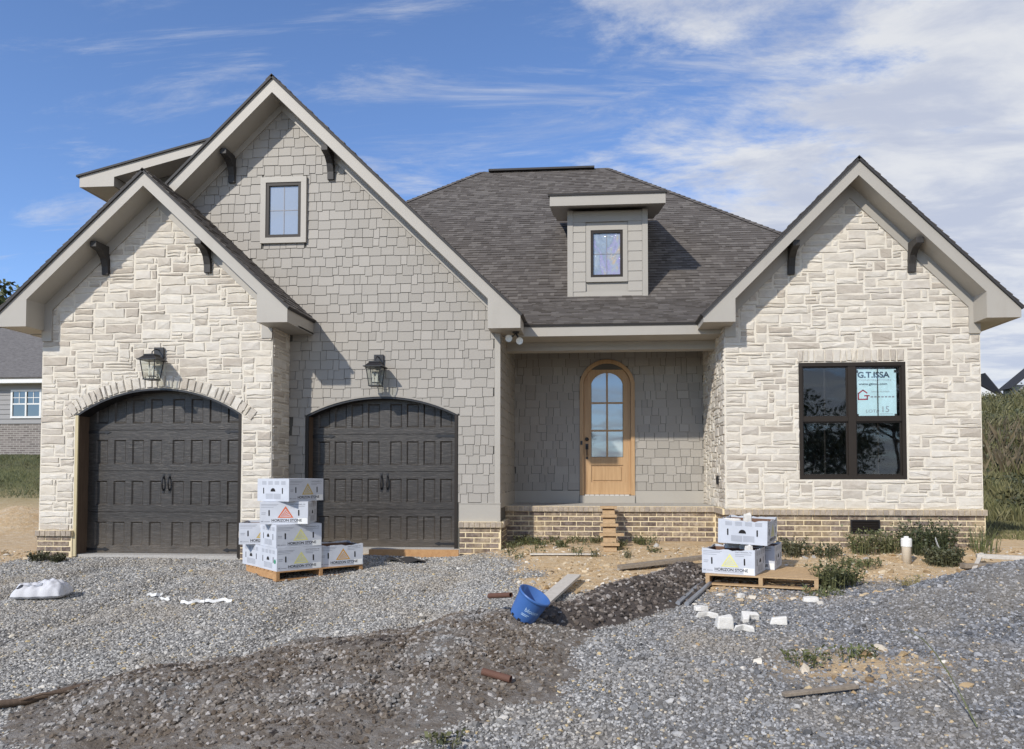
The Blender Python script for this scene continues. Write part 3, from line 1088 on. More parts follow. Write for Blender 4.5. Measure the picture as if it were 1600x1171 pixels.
# frieze boards under the soffit
def frieze(g, y, x0, x1, zlow, w=FRZ):
    s = g['s']; kk = g['zpk'] - 0.035 - g['hf'] + 0.012
    for sg, xo in ((-1, x0), (1, x1)):
        top = lambda x: kk - s * abs(x - g['xc'])
        vw = w * math.sqrt(1 + s * s) * 0.86
        xin = xo - sg * 0.16
        poly = [(g['xc'], top(g['xc'])), (xo, top(xo)), (xo, zlow), (xin, zlow), (xin, top(xin) - vw), (g['xc'], top(g['xc']) - vw)]
        if sg > 0: poly = poly[::-1]
        MB().prism(poly, front(y), -0.01, 0.036).build('frieze_board', 'trim', house)


frieze(g1, Y1, bx0, bx1, 3.10)
gable(g1['xc'], g1['zpk'], g1['s'], -8.68, -4.305, 10.1, Y1, Y2 + 0.02, -8.25, -4.754, 3.255, g1['hf'], 21, (True, True), 14.0, Y2)
MB().box(-4.754, -4.305, Y1, Y2, 3.262, 3.285).build('eave_soffit', 'trim', house)

# 2. main garage front (shingled gable)
g2 = dict(xc=-4.84, zpk=7.18, s=0.973, hf=0.225)
mop = (-4.41, -2.03, 2.0, 2.285)
mp_, (mcx, mcz, mr_, ma) = arch_pts(*mop)
mx0, mx1 = -8.2, -1.375
wp = [(mx0, 2.6), (bx1 - 0.1, 2.6), (bx1 - 0.1, -0.3), (mop[0], -0.3)] + mp_ + [(mop[1], -0.3), (mx1, -0.3), (mx1, ztop(mx1, g2)), (g2['xc'], ztop(g2['xc'], g2)), (mx0, ztop(mx0, g2))]
gw = (-5.08, -4.51, 4.79, 5.665)                       # gable window
shake_wall = wall_part('shingle_wall', wp, front(Y2), 'shake_back', -0.16, -0.004, 'light grey staggered shingle gable wall round the inner garage door')


def m_block(u, v):
    if u < bx1 + 0.02 and v < g1['zpk'] - g1['s'] * abs(u - g1['xc']) - 0.12: return True
    return False


mplanes = gable_planes(g2, 0.02) + [(-1, 0, 8.0), (1, 0, mx1 - 0.085)]
# cut the shingles that straddle the arch by the tangent at their own place: keep them outside the trim ring
pack_shakes(-8.0, mx1 - 0.085, 0.655, 7.0, front(Y2), shake_wall, mplanes, m_block, 31, prio=3.0, cut=lambda p: (lambda q: rect_cut(gw, 0.083)(q) if q else q)(arch_cut(mop, (mcx, mcz, mr_, ma), 0.012)(p)))
frz2 = dict(g2); 
frieze(g2, Y2, -8.15, mx1, 3.3, 0.10)
gable(g2['xc'], g2['zpk'], g2['s'], -8.65, -1.03, 10.7, Y2, 17.6, -8.1, -1.514, 3.24, g2['hf'], 22, (False, True), 12.5, 12.6)
# corner board, skirt board
MB().box(mx1 - 0.085, mx1 + 0.002, Y2 - 0.022, Y2 + 0.05, 0.645, 3.30).build('corner_board', 'trim', house)
MB().box(mop[1] + 0.03, mx1 + 0.006, Y2 - 0.026, Y2 + 0.06, 0.372, 0.640).build('skirt_board', 'trim', house)
MB().box(mop[1] + 0.03, mx1 + 0.012, Y2 - 0.034, Y2 + 0.02, 0.6405, 0.655).build('drip_cap', 'trim', house)

# 3. right wing (stone)
rx0, rx1 = 1.985, 5.63
g3 = dict(xc=3.82, zpk=5.62, s=1.0, hf=0.225)
rwin = (3.055, 4.577, 1.015, 2.732)
wing_poly = [(rx0, 0.45), (rx1, 0.45), (rx1, ztop(rx1, g3)), (g3['xc'], ztop(g3['xc'], g3)), (rx0, ztop(rx0, g3))]


def plate_hole(name, outer, hole, fr, mat, d0, d1, parent):
    x0, x1, z0, z1 = hole
    ox0 = min(p[0] for p in outer); ox1 = max(p[0] for p in outer); oz0 = min(p[1] for p in outer)
    mb = MB()
    for pl in ([(1, 0, x0)], [(-1, 0, -x1)], [(-1, 0, -x0), (1, 0, x1), (0, 1, z0)], [(-1, 0, -x0), (1, 0, x1), (0, -1, -z1)]):
        q = clip(outer, pl)
        if q: mb.prism(q, fr, d0, d1)
    return mb.build(name, mat, parent)


wing_wall = plate_hole('stone_wall', wing_poly, rwin, front(Y2), 'mortar', -0.16, 0.007, house)
wing_wall['label'] = 'pale split-faced stone gable wall round a dark double window'
SOL = 0.20


def r_block(u, v):
    return (rwin[0] - 0.012 < u < rwin[1] + 0.012 and rwin[2] - 0.01 < v < rwin[3] + SOL)


pack_stones(rx0, rx1, 0.575, 5.4, front(Y2), wing_wall, gable_planes(g3, FRZ), r_block, 13)
rng = random.Random(8); u = rwin[0] - 0.02
while u < rwin[1]:
    w = rng.uniform(0.07, 0.15)
    w = min(w, rwin[1] + 0.02 - u)
    if w > 0.035:
        poly = [(u + .007, rwin[3] + 0.012), (u + w - .007, rwin[3] + 0.012), (u + w - .007, rwin[3] + SOL - 0.01), (u + .007, rwin[3] + SOL - 0.01)]
        stones.append((parea(poly) + 0.02, poly, (front(Y2)[0] + Vector((0, -0.008, 0)), *front(Y2)[1:]), wing_wall, rng.random()))
    u += w
wret = MB().prism([(-YB - 0.02, 0.4), (-Y2 - 0.001, 0.4), (-Y2 - 0.001, 3.6), (-YB - 0.02, 3.6)], face_w(rx0), -0.12, 0.005).build('stone_return', 'mortar', house)
pack_stones(-YB, -Y2, 0.575, 3.25, face_w(rx0), wret, [(0, 1, 3.26)], None, 14)
MB().box(rx1 - 0.14, rx1, Y2 + 0.17, 21, -0.2, 3.5).build('side_wall', 'mortar', house)
frieze(g3, Y2, rx0, rx1, 3.13)
gable(g3['xc'], g3['zpk'], g3['s'], 1.62, 5.99, 10.7, Y2, 17.0, 2.075, 5.53, 3.28, g3['hf'], 23, (True, True), 12.6, 21)

# 4. shed dormer behind the left gable
shed = empty('shed_dormer', (0, 0, 0)); shed.parent = house
shed.matrix_parent_inverse = Matrix.Translation((0, 11, 0)).inverted()
sz = lambda x: 5.80 + 0.24 * (x + 8.02)
MB().prism([(-8.02, sz(-8.02) - .03), (-8.02, 5.605), (-7.45, 5.605), (-7.45, sz(-7.45) - 0.185), (-5.86, sz(-5.86) - 0.185), (-5.74, sz(-5.74) - 0.03)], front(10.85), -0.035, 0).build('rake_board', 'trim', shed)
MB().box(-8.017, -7.452, 10.887, 15.5, 5.61, 5.63).build('eave_soffit', 'trim', shed)
MB().box(-8.02, -7.99, 10.887, 15.5, 5.606, sz(-8.0) - 0.035).build('eave_fascia', 'trim', shed)
MB().box(-7.47, -7.45, 10.887, 11.3, 5.61, sz(-7.45) - 0.18).build('cornice_cheek', 'trim', shed)
MB().prism([(-7.44, sz(-7.44) - .18), (-5.88, sz(-5.88) - .18), (-5.88, sz(-5.88) - .155), (-7.44, sz(-7.44) - .155)], front(10.85), -0.5, -0.037).build('soffit', 'trim', shed)
MB().prism([(-8.06, sz(-8.06) - .03), (-5.76, sz(-5.76) - .03), (-5.72, sz(-5.72)), (-8.06, sz(-8.06))], front(10.82), -4.7, 0).build('roof_deck', 'deck', shed)
shingle_rows('shingles', [(10.82, 0), (15.5, 0), (15.5, 2.8), (10.82, 2.8)], FR((-8.06, 0, sz(-8.06)), (0, -1, 0), (1, 0, 0.24)), seed=4, parent=shed) if False else None
MB().box(-7.5, -6.1, 11.25, 11.4, 3.4, 5.95).build('wall', 'shake_back', shed)

# 5. porch: roof, beam, ceiling, back wall, left flank, floor
porch = empty('porch', (0, 0, 0)); porch.parent = house
porch.matrix_parent_inverse = Matrix.Translation((0, 11, 0)).inverted()
PF = 11.27
zpr = lambda y: 3.405 + 0.412 * (y - PF)
cs = 1 / math.hypot(1, 0.412)
frp = FR((0, PF, 3.405), (1, 0, 0), (0, cs, 0.412 * cs))
L_ = (13.2 - PF) / cs
pl = [(-1.02, -0.03), (1.64, -0.03), (2.65, L_), (-2.0, L_)]
MB().prism(pl, frp, -0.034, 0).build('roof_deck', 'deck', porch)
shingle_rows('shingles', pl, frp, 0.118, 41, porch)
MB().box(-1.03, 1.63, PF, PF + 0.03, 3.215, 3.372).build('eave_fascia', 'trim', porch)
MB().box(1.632, 1.983, PF + .002, PF + .031, 3.215, 3.283).build('fascia_return', 'trim', porch)
MB().box(-1.373, -1.032, PF + .002, PF + .031, 3.215, 3.243).build('fascia_return', 'trim', porch)
MB().box(-1.37, 1.98, PF + 0.032, YP - 0.002, 3.222, 3.24).build('eave_soffit', 'trim', porch)
MB().box(-1.372, 1.982, YP, YP + 0.22, 3.085, 3.40).build('beam', 'trim', porch, bevel=0.004)
MB().box(-1.372, 1.982, YP - 0.018, YP - 0.001, 3.085, 3.135).build('beam_trim', 'trim', porch)
MB().box(-1.372, 1.982, YP + 0.221, YB, 3.35, 3.38).build('ceiling', 'bracket', porch)
MB().box(-1.372, 1.982, YP + 0.03, YB, 0.44, 0.575).build('floor_slab', 'concrete', porch)
dx0, dx1, dz0, dz1 = -0.20, 0.775, 0.692, 3.135
pb_wall = plate_hole('shingle_wall', [(-1.372, 0.45), (1.982, 0.45), (1.982, 3.36), (-1.372, 3.36)], (dx0 + 0.05, dx1 - 0.05, dz0 - 0.02, dz1 - 0.18), front(YB), 'shake_back', -0.14, -0.004, house)
pb_wall['label'] = 'shaded grey shingle wall at the back of the porch'
dsp = dz1 - 0.42                                        # springing of the door's arch
dap, (dcx, dcz, drr, daa) = arch_pts(dx0, dx1, dsp, dz1, 18)


pack_shakes(-1.372, 1.982, 0.80, 3.35, front(YB), pb_wall, [(0, 1, 3.35)], None, 32, cut=arch_cut((dx0, dx1, dsp, dz1), (dcx, dcz, drr, daa), -0.004))
MB().box(-1.372, dx0 - 0.004, YB - 0.022, YB, 0.577, 0.795).build('skirt_board', 'trim', house)
MB().box(dx1 + 0.004, 1.982, YB - 0.022, YB, 0.577, 0.795).build('skirt_board', 'trim', house)
pl_wall = MB().prism([(Y2 + 0.02, 0.3), (YB, 0.3), (YB, 3.36), (Y2 + 0.02, 3.36)], face_e(mx1), -0.12, -0.004).build('shingle_wall', 'shake_back', house)
pl_wall['label'] = 'narrow shingled flank of the porch beside the garage'
pack_shakes(Y2 + 0.02, YB, 0.80, 3.25, face_e(mx1), pl_wall, [(0, 1, 3.35)], None, 33)
MB().box(mx1 - 0.05, mx1 + 0.014, Y2 + 0.051, YB - 0.024, 0.577, 0.795).build('skirt_board', 'trim', house)

# 6. main hipped roof
mroof = empty('main_roof', (0, 0, 0)); mroof.parent = house
mroof.matrix_parent_inverse = Matrix.Translation((0, 11, 0)).inverted()
ZR, YRG, XL, XR = 9.0, 18.9, -2.89, 0.457
s_ = (ZR - zpr(13.2)) / (YRG - 13.2)
cs = 1 / math.hypot(1, s_)
run = YRG - 13.2
frm = FR((0, 13.2, zpr(13.2)), (1, 0, 0), (0, cs, s_ * cs))
pl = [(XL - run, 0), (XR + run, 0), (XR, run / cs), (XL, run / cs)]
MB().prism(pl, frm, -0.034, 0).build('roof_deck', 'deck', mroof)
shingle_rows('shingles', [(-5.2, 0), (XR + run, 0), (XR, run / cs), (XL, run / cs), (-5.2, (run - (5.2 + XL)) / cs)], frm, 0.118, 42, mroof)
frm = FR((XR + run, 0, zpr(13.2)), (0, 1, 0), (-cs, 0, s_ * cs))
MB().prism([(13.2, 0), (YRG + run, 0), (YRG, run / cs)], frm, -0.034, 0).build('roof_deck', 'roof', mroof)
frm = FR((XL - run, 0, zpr(13.2)), (0, -1, 0), (cs, 0, s_ * cs))
MB().prism([(-YRG - run, 0), (-13.2, 0), (-YRG, run / cs)], frm, -0.034, 0).build('roof_deck', 'roof', mroof)
frm = FR((0, YRG + run, zpr(13.2)), (-1, 0, 0), (0, -cs, s_ * cs))
MB().prism([(-XR - run, 0), (-XL + run, 0), (-XL, run / cs), (-XR, run / cs)], frm, -0.034, 0).build('roof_deck', 'roof', mroof)
MB().prism([(XL + 0.25, ZR - 0.03), (XR - 0.35, ZR - 0.03), (XR - 0.35, ZR + 0.018), (XL + 0.25, ZR + 0.018)], front(YRG - 0.16), -0.32, 0).build('ridge_vent', 'deck', mroof)
for sx_, ex in ((XR, XR + run), (XL, XL - run)):        # hip caps
    mb = MB(); a_ = Vector((sx_, YRG, ZR)); b_ = Vector((ex, 13.2, zpr(13.2)))
    n = 56
    for i in range(n):
        p0 = a_.lerp(b_, i / n); p1 = a_.lerp(b_, (i + 1.15) / n)
        d = (p1 - p0).normalized(); sd_ = d.cross(Vector((0, 0, 1))).normalized()
        for k in (-1, 1):
            e = sd_ * 0.12 * k + Vector((0, 0, -0.055))
            mb.add([p0 + Vector((0, 0, .012)), p1 + Vector((0, 0, .028)), p1 + e + Vector((0, 0, .028)), p0 + e + Vector((0, 0, .012)), ], [(0, 1, 2, 3)])
    o = mb.build('hip_cap', 'roof', mroof); o['kind'] = 'stuff'
MB().box(-8.2, 5.6, 23.9, 24.05, -0.2, 4.2).build('rear_wall', 'mortar', house)

# 7. dormer
dorm = empty('dormer', (0, 0, 0)); dorm.parent = house
dorm.matrix_parent_inverse = Matrix.Translation((0, 11, 0)).inverted()
DX0, DX1, DZ0, DZ1, DY = -0.42, 1.035, 4.225, 5.90, 13.35
dw = (0.003, 0.586, 4.665, 5.53)
plate_hole('wall', [(DX0 + .02, DZ0), (DX1 - .02, DZ0), (DX1 - .02, DZ1), (DX0 + .02, DZ1)], dw, front(DY), 'trim', -0.10, -0.012, dorm)
for sx_ in (DX0, DX1 - 0.10):
    MB().box(sx_, sx_ + 0.10, DY - 0.03, DY + 0.06, DZ0 - 0.03, DZ1).build('corner_board', 'trim', dorm)
z = DZ0; k = 0
while z < DZ1 - 0.05:                                    # lap siding, board by board
    z1 = min(z + 0.183, DZ1)
    segs = [(DX0 + 0.103, DX1 - 0.103)]
    if z1 > dw[2] - 0.09 and z < dw[3] + 0.09: segs = [(DX0 + 0.103, dw[0] - 0.092), (dw[1] + 0.092, DX1 - 0.103)]
    for a, b in segs:
        MB().add([(a, DY - 0.024, z), (b, DY - 0.024, z), (b, DY - 0.014, z1), (a, DY - 0.014, z1), (a, DY - .008, z), (b, DY - .008, z)], [(0, 1, 2, 3), (4, 5, 1, 0)]).build('siding_board', 'trim', dorm)
    z += 0.183
for sx_, xx in ((-1, DX0), (1, DX1)):
    MB().prism([(DY + 0.061, 4.2 + 0.05), (16.0, 6.3), (13.4, DZ1 + 0.02), (DY + 0.061, DZ1)], FR((xx - 0.02 * sx_, 0, 0), (0, 1, 0), (0, 0, 1)), -0.02, 0.02).build('cheek', 'trim', dorm)
fx0, fx1, fy = -0.725, 1.326, 13.0
dzr = lambda y: 6.10 + 0.22 * (y - fy)
MB().box(fx0, fx1, fy, fy + 0.03, 5.88, 6.065).build('eave_fascia', 'trim', dorm)
for sx_, xx in ((-1, fx0), (1, fx1 - 0.03)):
    MB().prism([(fy + 0.031, 5.88), (14.6, 5.88 + .22 * (14.6 - fy)), (15.6, 6.60), (fy + 0.031, 6.066)], FR((xx, 0, 0), (0, 1, 0), (0, 0, 1)), 0, 0.03).build('rake_board', 'trim', dorm)
MB().add([(fx0 + .03, fy + .03, 5.885), (fx1 - .03, fy + .03, 5.885), (fx1 - .03, 15.2, 5.885 + .22 * 2.17), (fx0 + .03, 15.2, 5.885 + .22 * 2.17)], [(0, 1, 2, 3)]).build('soffit', 'trim', dorm)
csd = 1 / math.hypot(1, .22)
frd = FR((0, fy, 6.10), (1, 0, 0), (0, csd, .22 * csd))
pl = [(fx0 - .03, -.03), (fx1 + .03, -.03), (fx1 + .03, 3.0), (fx0 - .03, 3.0)]
MB().prism(pl, frd, -0.034, 0).build('roof_deck', 'deck', dorm)
shingle_rows('shingles', pl, frd, 0.118, 44, dorm)


# ---- windows
def frame_bars(x0, x1, z0, z1, y, w, dpt, mat, parent, name='frame'):
    mb = MB()
    mb.box(x0, x1, y, y + dpt, z0, z0 + w).box(x0, x1, y, y + dpt, z1 - w, z1)
    mb.box(x0, x0 + w, y + .0005, y + dpt - .0005, z0 + w, z1 - w).box(x1 - w, x1, y + .0005, y + dpt - .0005, z0 + w, z1 - w)
    return mb.build(name, mat, parent)


def small_window(rect, y, glass, parent, trim=0.085):
    x0, x1, z0, z1 = rect
    w = empty('window', (0, 0, 0)); w.parent = parent; 
    if parent is house: w.matrix_parent_inverse = Matrix.Translation((0, 11, 0)).inverted()
    frame_bars(x0 - trim, x1 + trim, z0 - trim, z1 + trim, y - 0.034, trim, 0.05, 'trim', w, 'casing')
    frame_bars(x0, x1, z0, z1, y - 0.022, 0.05, 0.06, 'bronze', w)
    MB().box(x0 + .035, x1 - .035, y + 0.008, y + 0.014, z0 + .035, z1 - .035).build('pane', glass, w)
    xm, zm = (x0 + x1) / 2, (z0 + z1) / 2
    MB().box(xm - .006, xm + .006, y + 0.003, y + 0.0075, z0 + .04, z1 - .04).box(x0 + .04, x1 - .04, y + 0.0035, y + 0.007, zm - .006, zm + .006).build('muntin', m_mun, w)
    return w


m_mun = m_plain('muntin_grey', (0.22, 0.22, 0.24), 0.5)
gwin = small_window(gw, Y2 - 0.02, 'glass_up', house)
gwin['label'] = 'small dark-framed attic window with cloud reflection painted into its pane'
dwin = small_window(dw, DY, 'film', dorm)

bw = empty('window', (0, 0, 0)); bw.parent = house; bw.matrix_parent_inverse = Matrix.Translation((0, 11, 0)).inverted()
bw['label'] = 'dark bronze double-hung twin window in the stone wing'
x0, x1, z0, z1 = rwin
frame_bars(x0, x1, z0, z1, Y2 - 0.012, 0.055, 0.10, 'bronze', bw)
xm, zm = (x0 + x1) / 2, (z0 + z1) / 2 + 0.02
MB().box(xm - .055, xm + .055, Y2 - .006, Y2 + .08, z0 + .056, z1 - .056).build('mullion', 'bronze', bw)
for a, b in ((x0 + .056, xm - .056), (xm + .056, x1 - .056)):
    MB().box(a, b, Y2 + .004, Y2 + .06, zm - .03, zm + .03).build('meeting_rail', 'bronze', bw)
    for c0, c1, yy in ((z0 + .056, zm - .031, .036), (zm + .031, z1 - .056, .022)):
        frame_bars(a, b, c0, c1, Y2 + yy - 0.01, 0.02, 0.03, 'bronze', bw, 'sash')
        MB().box(a + .018, b - .018, Y2 + yy, Y2 + yy + .006, c0 + .018, c1 - .018).build('pane', 'glass_low', bw)
        MB().box((a + b) / 2 - .006, (a + b) / 2 + .006, Y2 + yy + .007, Y2 + yy + .013, c0 + .02, c1 - .02).build('muntin', 'bronze', bw)
# dark room behind the pane
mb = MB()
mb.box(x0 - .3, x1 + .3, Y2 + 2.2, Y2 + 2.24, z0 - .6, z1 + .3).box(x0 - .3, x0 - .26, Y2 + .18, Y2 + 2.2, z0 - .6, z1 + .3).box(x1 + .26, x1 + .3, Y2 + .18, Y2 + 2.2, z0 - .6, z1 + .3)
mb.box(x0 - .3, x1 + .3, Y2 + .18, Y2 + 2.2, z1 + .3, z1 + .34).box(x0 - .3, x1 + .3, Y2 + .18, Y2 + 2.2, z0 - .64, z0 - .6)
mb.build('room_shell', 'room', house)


# ---- garage doors
def garage_door(op, y, zfl, nsec, hsec, label, yw, jamb_left_raw):
    x0, x1, spring, crown = op
    d = empty('garage_door', (0, 0, 0)); d.parent = house; d.matrix_parent_inverse = Matrix.Translation((0, 11, 0)).inverted()
    d['label'] = label
    cxm = (x0 + x1) / 2
    W = x1 - x0 - 0.05
    pw, ph = 0.19, 0.37
    cen = sorted([sg * (0.178 + 0.285 * k * (W / 2.5)) for k in range(4) for sg in (-1, 1)])
    f = front(y)
    O, U, V, N = f
    for i in range(nsec):
        za = zfl + i * hsec + 0.003; zb_ = zfl + (i + 1) * hsec - 0.003
        p0 = za + 0.10; p1 = p0 + ph
        xs = [cxm - W / 2] + [v for c in cen for v in (cxm + c - pw / 2, cxm + c + pw / 2)] + [cxm + W / 2]
        mb = MB()
        for k in range(len(xs) - 1):
            a, b = xs[k], xs[k + 1]
            hole = k % 2 == 1
            cells = [(za, p0), (p1, zb_)] if hole else [(za, zb_)]
            for c0, c1 in cells:
                mb.add([(a, y, c0), (b, y, c0), (b, y, c1), (a, y, c1)], [(0, 1, 2, 3)])
            if hole:
                bv, dd = 0.020, 0.018
                o4 = [(a, y, p0), (b, y, p0), (b, y, p1), (a, y, p1)]
                i4 = [(a + bv, y + dd, p0 + bv), (b - bv, y + dd, p0 + bv), (b - bv, y + dd, p1 - bv), (a + bv, y + dd, p1 - bv)]
                mb.add(o4 + i4, [(0, 1, 5, 4), (1, 2, 6, 5), (2, 3, 7, 6), (3, 0, 4, 7)])
                pn = MB()
                a2, b2, c2, e2 = a + bv, b - bv, p0 + bv, p1 - bv
                k2 = 0.02
                pn.add([(a2, y + dd, c2), (b2, y + dd, c2), (b2, y + dd, e2), (a2, y + dd, e2),
                        (a2 + k2, y + dd - .001, c2 + k2), (b2 - k2, y + dd - .001, c2 + k2), (b2 - k2, y + dd - .001, e2 - k2), (a2 + k2, y + dd - .001, e2 - k2)],
                       [(0, 1, 5, 4), (1, 2, 6, 5), (2, 3, 7, 6), (3, 0, 4, 7), (4, 5, 6, 7)])
                pn.build('panel', 'gdoor', d)
        mb.add([(xs[0], y, zb_), (xs[-1], y, zb_), (xs[-1], y + .03, zb_), (xs[0], y + .03, zb_)], [(0, 1, 2, 3)])
        mb.add([(xs[0], y, za), (xs[0], y + .03, za), (xs[-1], y + .03, za), (xs[-1], y, za)], [(0, 1, 2, 3)])
        mb.build('section', 'gdoor', d)
    # backing so no light leaks between the sections
    MB().box(x0 - .1, x1 + .1, y + .03, y + .05, zfl - .05, zfl + nsec * hsec + .1).build('backing', 'hole', d)
    # strap hinges and pull handles
    zs = [zfl + 3 * hsec - .03, zfl + .055]
    for zz in zs:
        for sg in (-1, 1):
            xo = cxm + sg * (W / 2 - 0.01)
            q = [(xo, zz - .022), (xo - sg * .26, zz - .014), (xo - sg * .29, zz - .03), (xo - sg * .36, zz), (xo - sg * .29, zz + .03), (xo - sg * .26, zz + .014), (xo, zz + .022)]
            if sg < 0: pass
            else: q = q[::-1]
            MB().prism(q, f, 0.001, 0.010).build('hinge_strap', 'black', d)
    for sg in (-1, 1):
        hx = cxm + sg * 0.048
        z0_, z1_ = zfl + 1.5 * hsec + 0.12 - .13, zfl + 1.5 * hsec + .12 + .13
        pts = [(hx, y - .002, z0_ + .02), (hx, y - .03, z0_ + .05), (hx, y - .045, (z0_ + z1_) / 2), (hx, y - .03, z1_ - .05), (hx, y - .002, z1_ - .02)]
        mb = MB().tube(pts, 0.011, 8)
        for zz in (z0_ + .02, z1_ - .02):
            mb.box(hx - .017, hx + .017, y - .006, y - .001, zz - .035, zz + .035)
        mb.build('pull_handle', 'black', d)
    # jambs and arched head lining
    ptsA, (ax_, az_, arr, aaa) = arch_pts(*op)
    inner = [(ax_ + (arr - 0.03) * math.sin(-aaa + 2 * aaa * i / 20), az_ + (arr - 0.03) * math.cos(-aaa + 2 * aaa * i / 20)) for i in range(21)]
    MB().prism(ptsA[::-1] + inner, front(yw), -(y - yw) + 0.0, 0.006).build('head_lining', 'black', d)
    for sg, xx in ((-1, x0), (1, x1)):
        a, b = sorted((xx, xx - sg * 0.035))
        MB().box(a, b, yw + .012, y + .03, zfl - .05, spring + .01).build('jamb', 'jamb', d)
        a, b = sorted((xx + sg * .0, xx - sg * 0.045))
        MB().box(a, b, yw - .012, yw + .0115, zfl - .03, spring - 0.005).build('jamb_edge', 'pale_jamb' if (jamb_left_raw and sg < 0) else 'bronze', d)
    return d


garage_door(bop, Y1 + 0.25, -0.11, 4, 0.625, 'dark brown panelled garage door with a raw wood jamb', Y1, True)
garage_door(mop, Y2 + 0.20, -0.04, 4, 0.585, 'dark brown panelled garage door in the shingled wall', Y2, False)
# thin painted trim ring round the shingled arch
ring = [(mcx + (mr_ + 0.028) * math.sin(-ma + 2 * ma * i / 20), mcz + (mr_ + 0.028) * math.cos(-ma + 2 * ma * i / 20)) for i in range(21)]
MB().prism(mp_[::-1] + ring, front(Y2), -0.02, 0.02).build('arch_trim', 'shake_i', house)
MB().box(bop[0] - .05, bop[1] + .05, Y1 + .02, Y1 + .5, -.30, -.112).build('garage_sill', 'concrete', house)
MB().box(mop[0] - .05, mop[1] + .05, Y2 - .02, Y2 + .5, -.25, -.043).build('garage_sill', 'concrete', house)

# ---- front door
fd = empty('front_door', (0, 0, 0)); fd.parent = house; fd.matrix_parent_inverse = Matrix.Translation((0, 11, 0)).inverted()
fd['label'] = 'arched oak front door with six panes'


def arch_ring(x0, x1, zb, spring, crown, w):
    o, (a, b, rr, an) = arch_pts(x0, x1, spring, crown, 18)
    i, _ = arch_pts(x0 + w, x1 - w, spring, crown - w, 18)
    return [(x0, zb)] + [(x0 + w, zb)] + i + [(x1 - w, zb), (x1, zb)] + o[::-1]


frame_p = arch_ring(dx0, dx1, dz0 + 0.02, dsp, dz1, 0.07)
MB().prism(frame_p, front(YB), -0.12, 0.03).build('door_frame', 'oak', fd, bevel=0.004)
lx0, lx1, lz0 = dx0 + 0.073, dx1 - 0.073, dz0 + 0.035
lo, (lcx, lcz, lrr, laa) = arch_pts(lx0, lx1, dsp, dz1 - 0.073, 18)
gx0, gx1, gz0, gsp, gcr = lx0 + 0.13, lx1 - 0.13, 1.39, dsp - 0.02, 2.905
go_, _ = arch_pts(gx0, gx1, gsp, gcr, 14)
yd = YB + 0.03
# leaf: stiles, arched head, rails
MB().prism([(lx0, lz0), (gx0, lz0), (gx0, gsp), (gx0, gsp + .0)] + [(lx0, dsp)], front(yd), -0.045, 0).build('stile', 'oak', fd)
MB().prism([(gx1, lz0), (lx1, lz0), (lx1, dsp), (gx1, gsp)], front(yd), -0.045, 0).build('stile', 'oak', fd)
MB().prism([(lx0, dsp)] + [(gx0, gsp)] + go_[1:-1] + [(gx1, gsp), (lx1, dsp)] + lo[::-1][1:-1], front(yd), -0.045, 0).build('door_head', 'oak', fd)
MB().prism([(gx0, gz0 - .14), (gx1, gz0 - .14), (gx1, gz0), (gx0, gz0)], front(yd), -0.045, -.0006).build('rail', 'oak', fd)
MB().prism([(gx0, lz0), (gx1, lz0), (gx1, lz0 + .22), (gx0, lz0 + .22)], front(yd), -0.045, -.0006).build('rail', 'oak', fd)
MB().prism([(gx0, lz0 + .221), (gx1, lz0 + .221), (gx1, gz0 - .141), (gx0, gz0 - .141)], front(yd), -0.045, -.018).build('panel', 'oak', fd)
q = [(gx0 + .03, lz0 + .25), (gx1 - .03, lz0 + .25), (gx1 - .03, gz0 - .17), (gx0 + .03, gz0 - .17)]
MB().prism(q, front(yd), -0.02, -.004).build('raised_panel', 'oak', fd, bevel=0.006)
# glass in six panes and muntin bars
gm_ = (gx0 + gx1) / 2
hs = [gz0, gz0 + .475, gz0 + .97]
for i in range(3):
    for a, b in ((gx0, gm_), (gm_, gx1)):
        zz0 = hs[i]; zz1 = hs[i + 1] if i < 2 else 9
        outer = [(gx0, gz0), (gx1, gz0)] + go_[::-1]
        q = clip(outer, [(-1, 0, -a - .008), (1, 0, b - .008), (0, -1, -zz0 - .008), (0, 1, zz1 - .008)])
        if q: MB().prism(q, front(yd), -0.03, -0.024).build('pane', 'glass_door', fd)
MB().prism([(gm_ - .016, gz0), (gm_ + .016, gz0), (gm_ + .016, gcr - .003), (gm_ - .016, gcr - .003)], front(yd), -0.04, -.004).build('muntin', 'oak', fd)
for zz in hs[1:]:
    MB().prism([(gx0, zz - .016), (gx1, zz - .016), (gx1, zz + .016), (gx0, zz + .016)], front(yd), -0.038, -.006).build('muntin', 'oak', fd)
MB().box(dx0 + .002, dx1 - .002, YB - .05, YB + .1, dz0 - .115, dz0 + .019).build('sill', 'trim', fd)
mb = MB()
for i in range(9):
    a = lx0 + .02 + i * (lx1 - lx0 - .04) / 9
    mb.box(a, a + .075, YB - .055, YB + .02, dz0 + .0195, dz0 + .032)
mb.build('threshold', 'white', fd)
hx = lx0 + .055
mb = MB().lathe([(0.001, .03), (.030, .03), (.034, .018), (.034, 0)], (hx, yd, gz0 + .32), 18, Matrix.Rotation(R(90), 3, 'X'))
mb.build('deadbolt', 'black', fd, smooth=True)
mb = MB().box(hx - .026, hx + .026, yd - .012, yd - .0005, gz0 + .14, gz0 + .24)
mb.tube([(hx, yd - .01, gz0 + .2), (hx, yd - .055, gz0 + .16), (hx, yd - .06, gz0 + .04), (hx, yd - .01, gz0 - .01)], .010, 8)
mb.lathe([(0.001, .02), (.02, .02), (.022, 0)], (hx, yd, gz0 - .015), 14, Matrix.Rotation(R(90), 3, 'X'))
mb.build('door_handle', 'black', fd)
MB().box(dx0 + .012, dx0 + .05, YB - .036, YB - .0305, gz0 + .22, gz0 + .29).build('doorbell', 'black', fd)

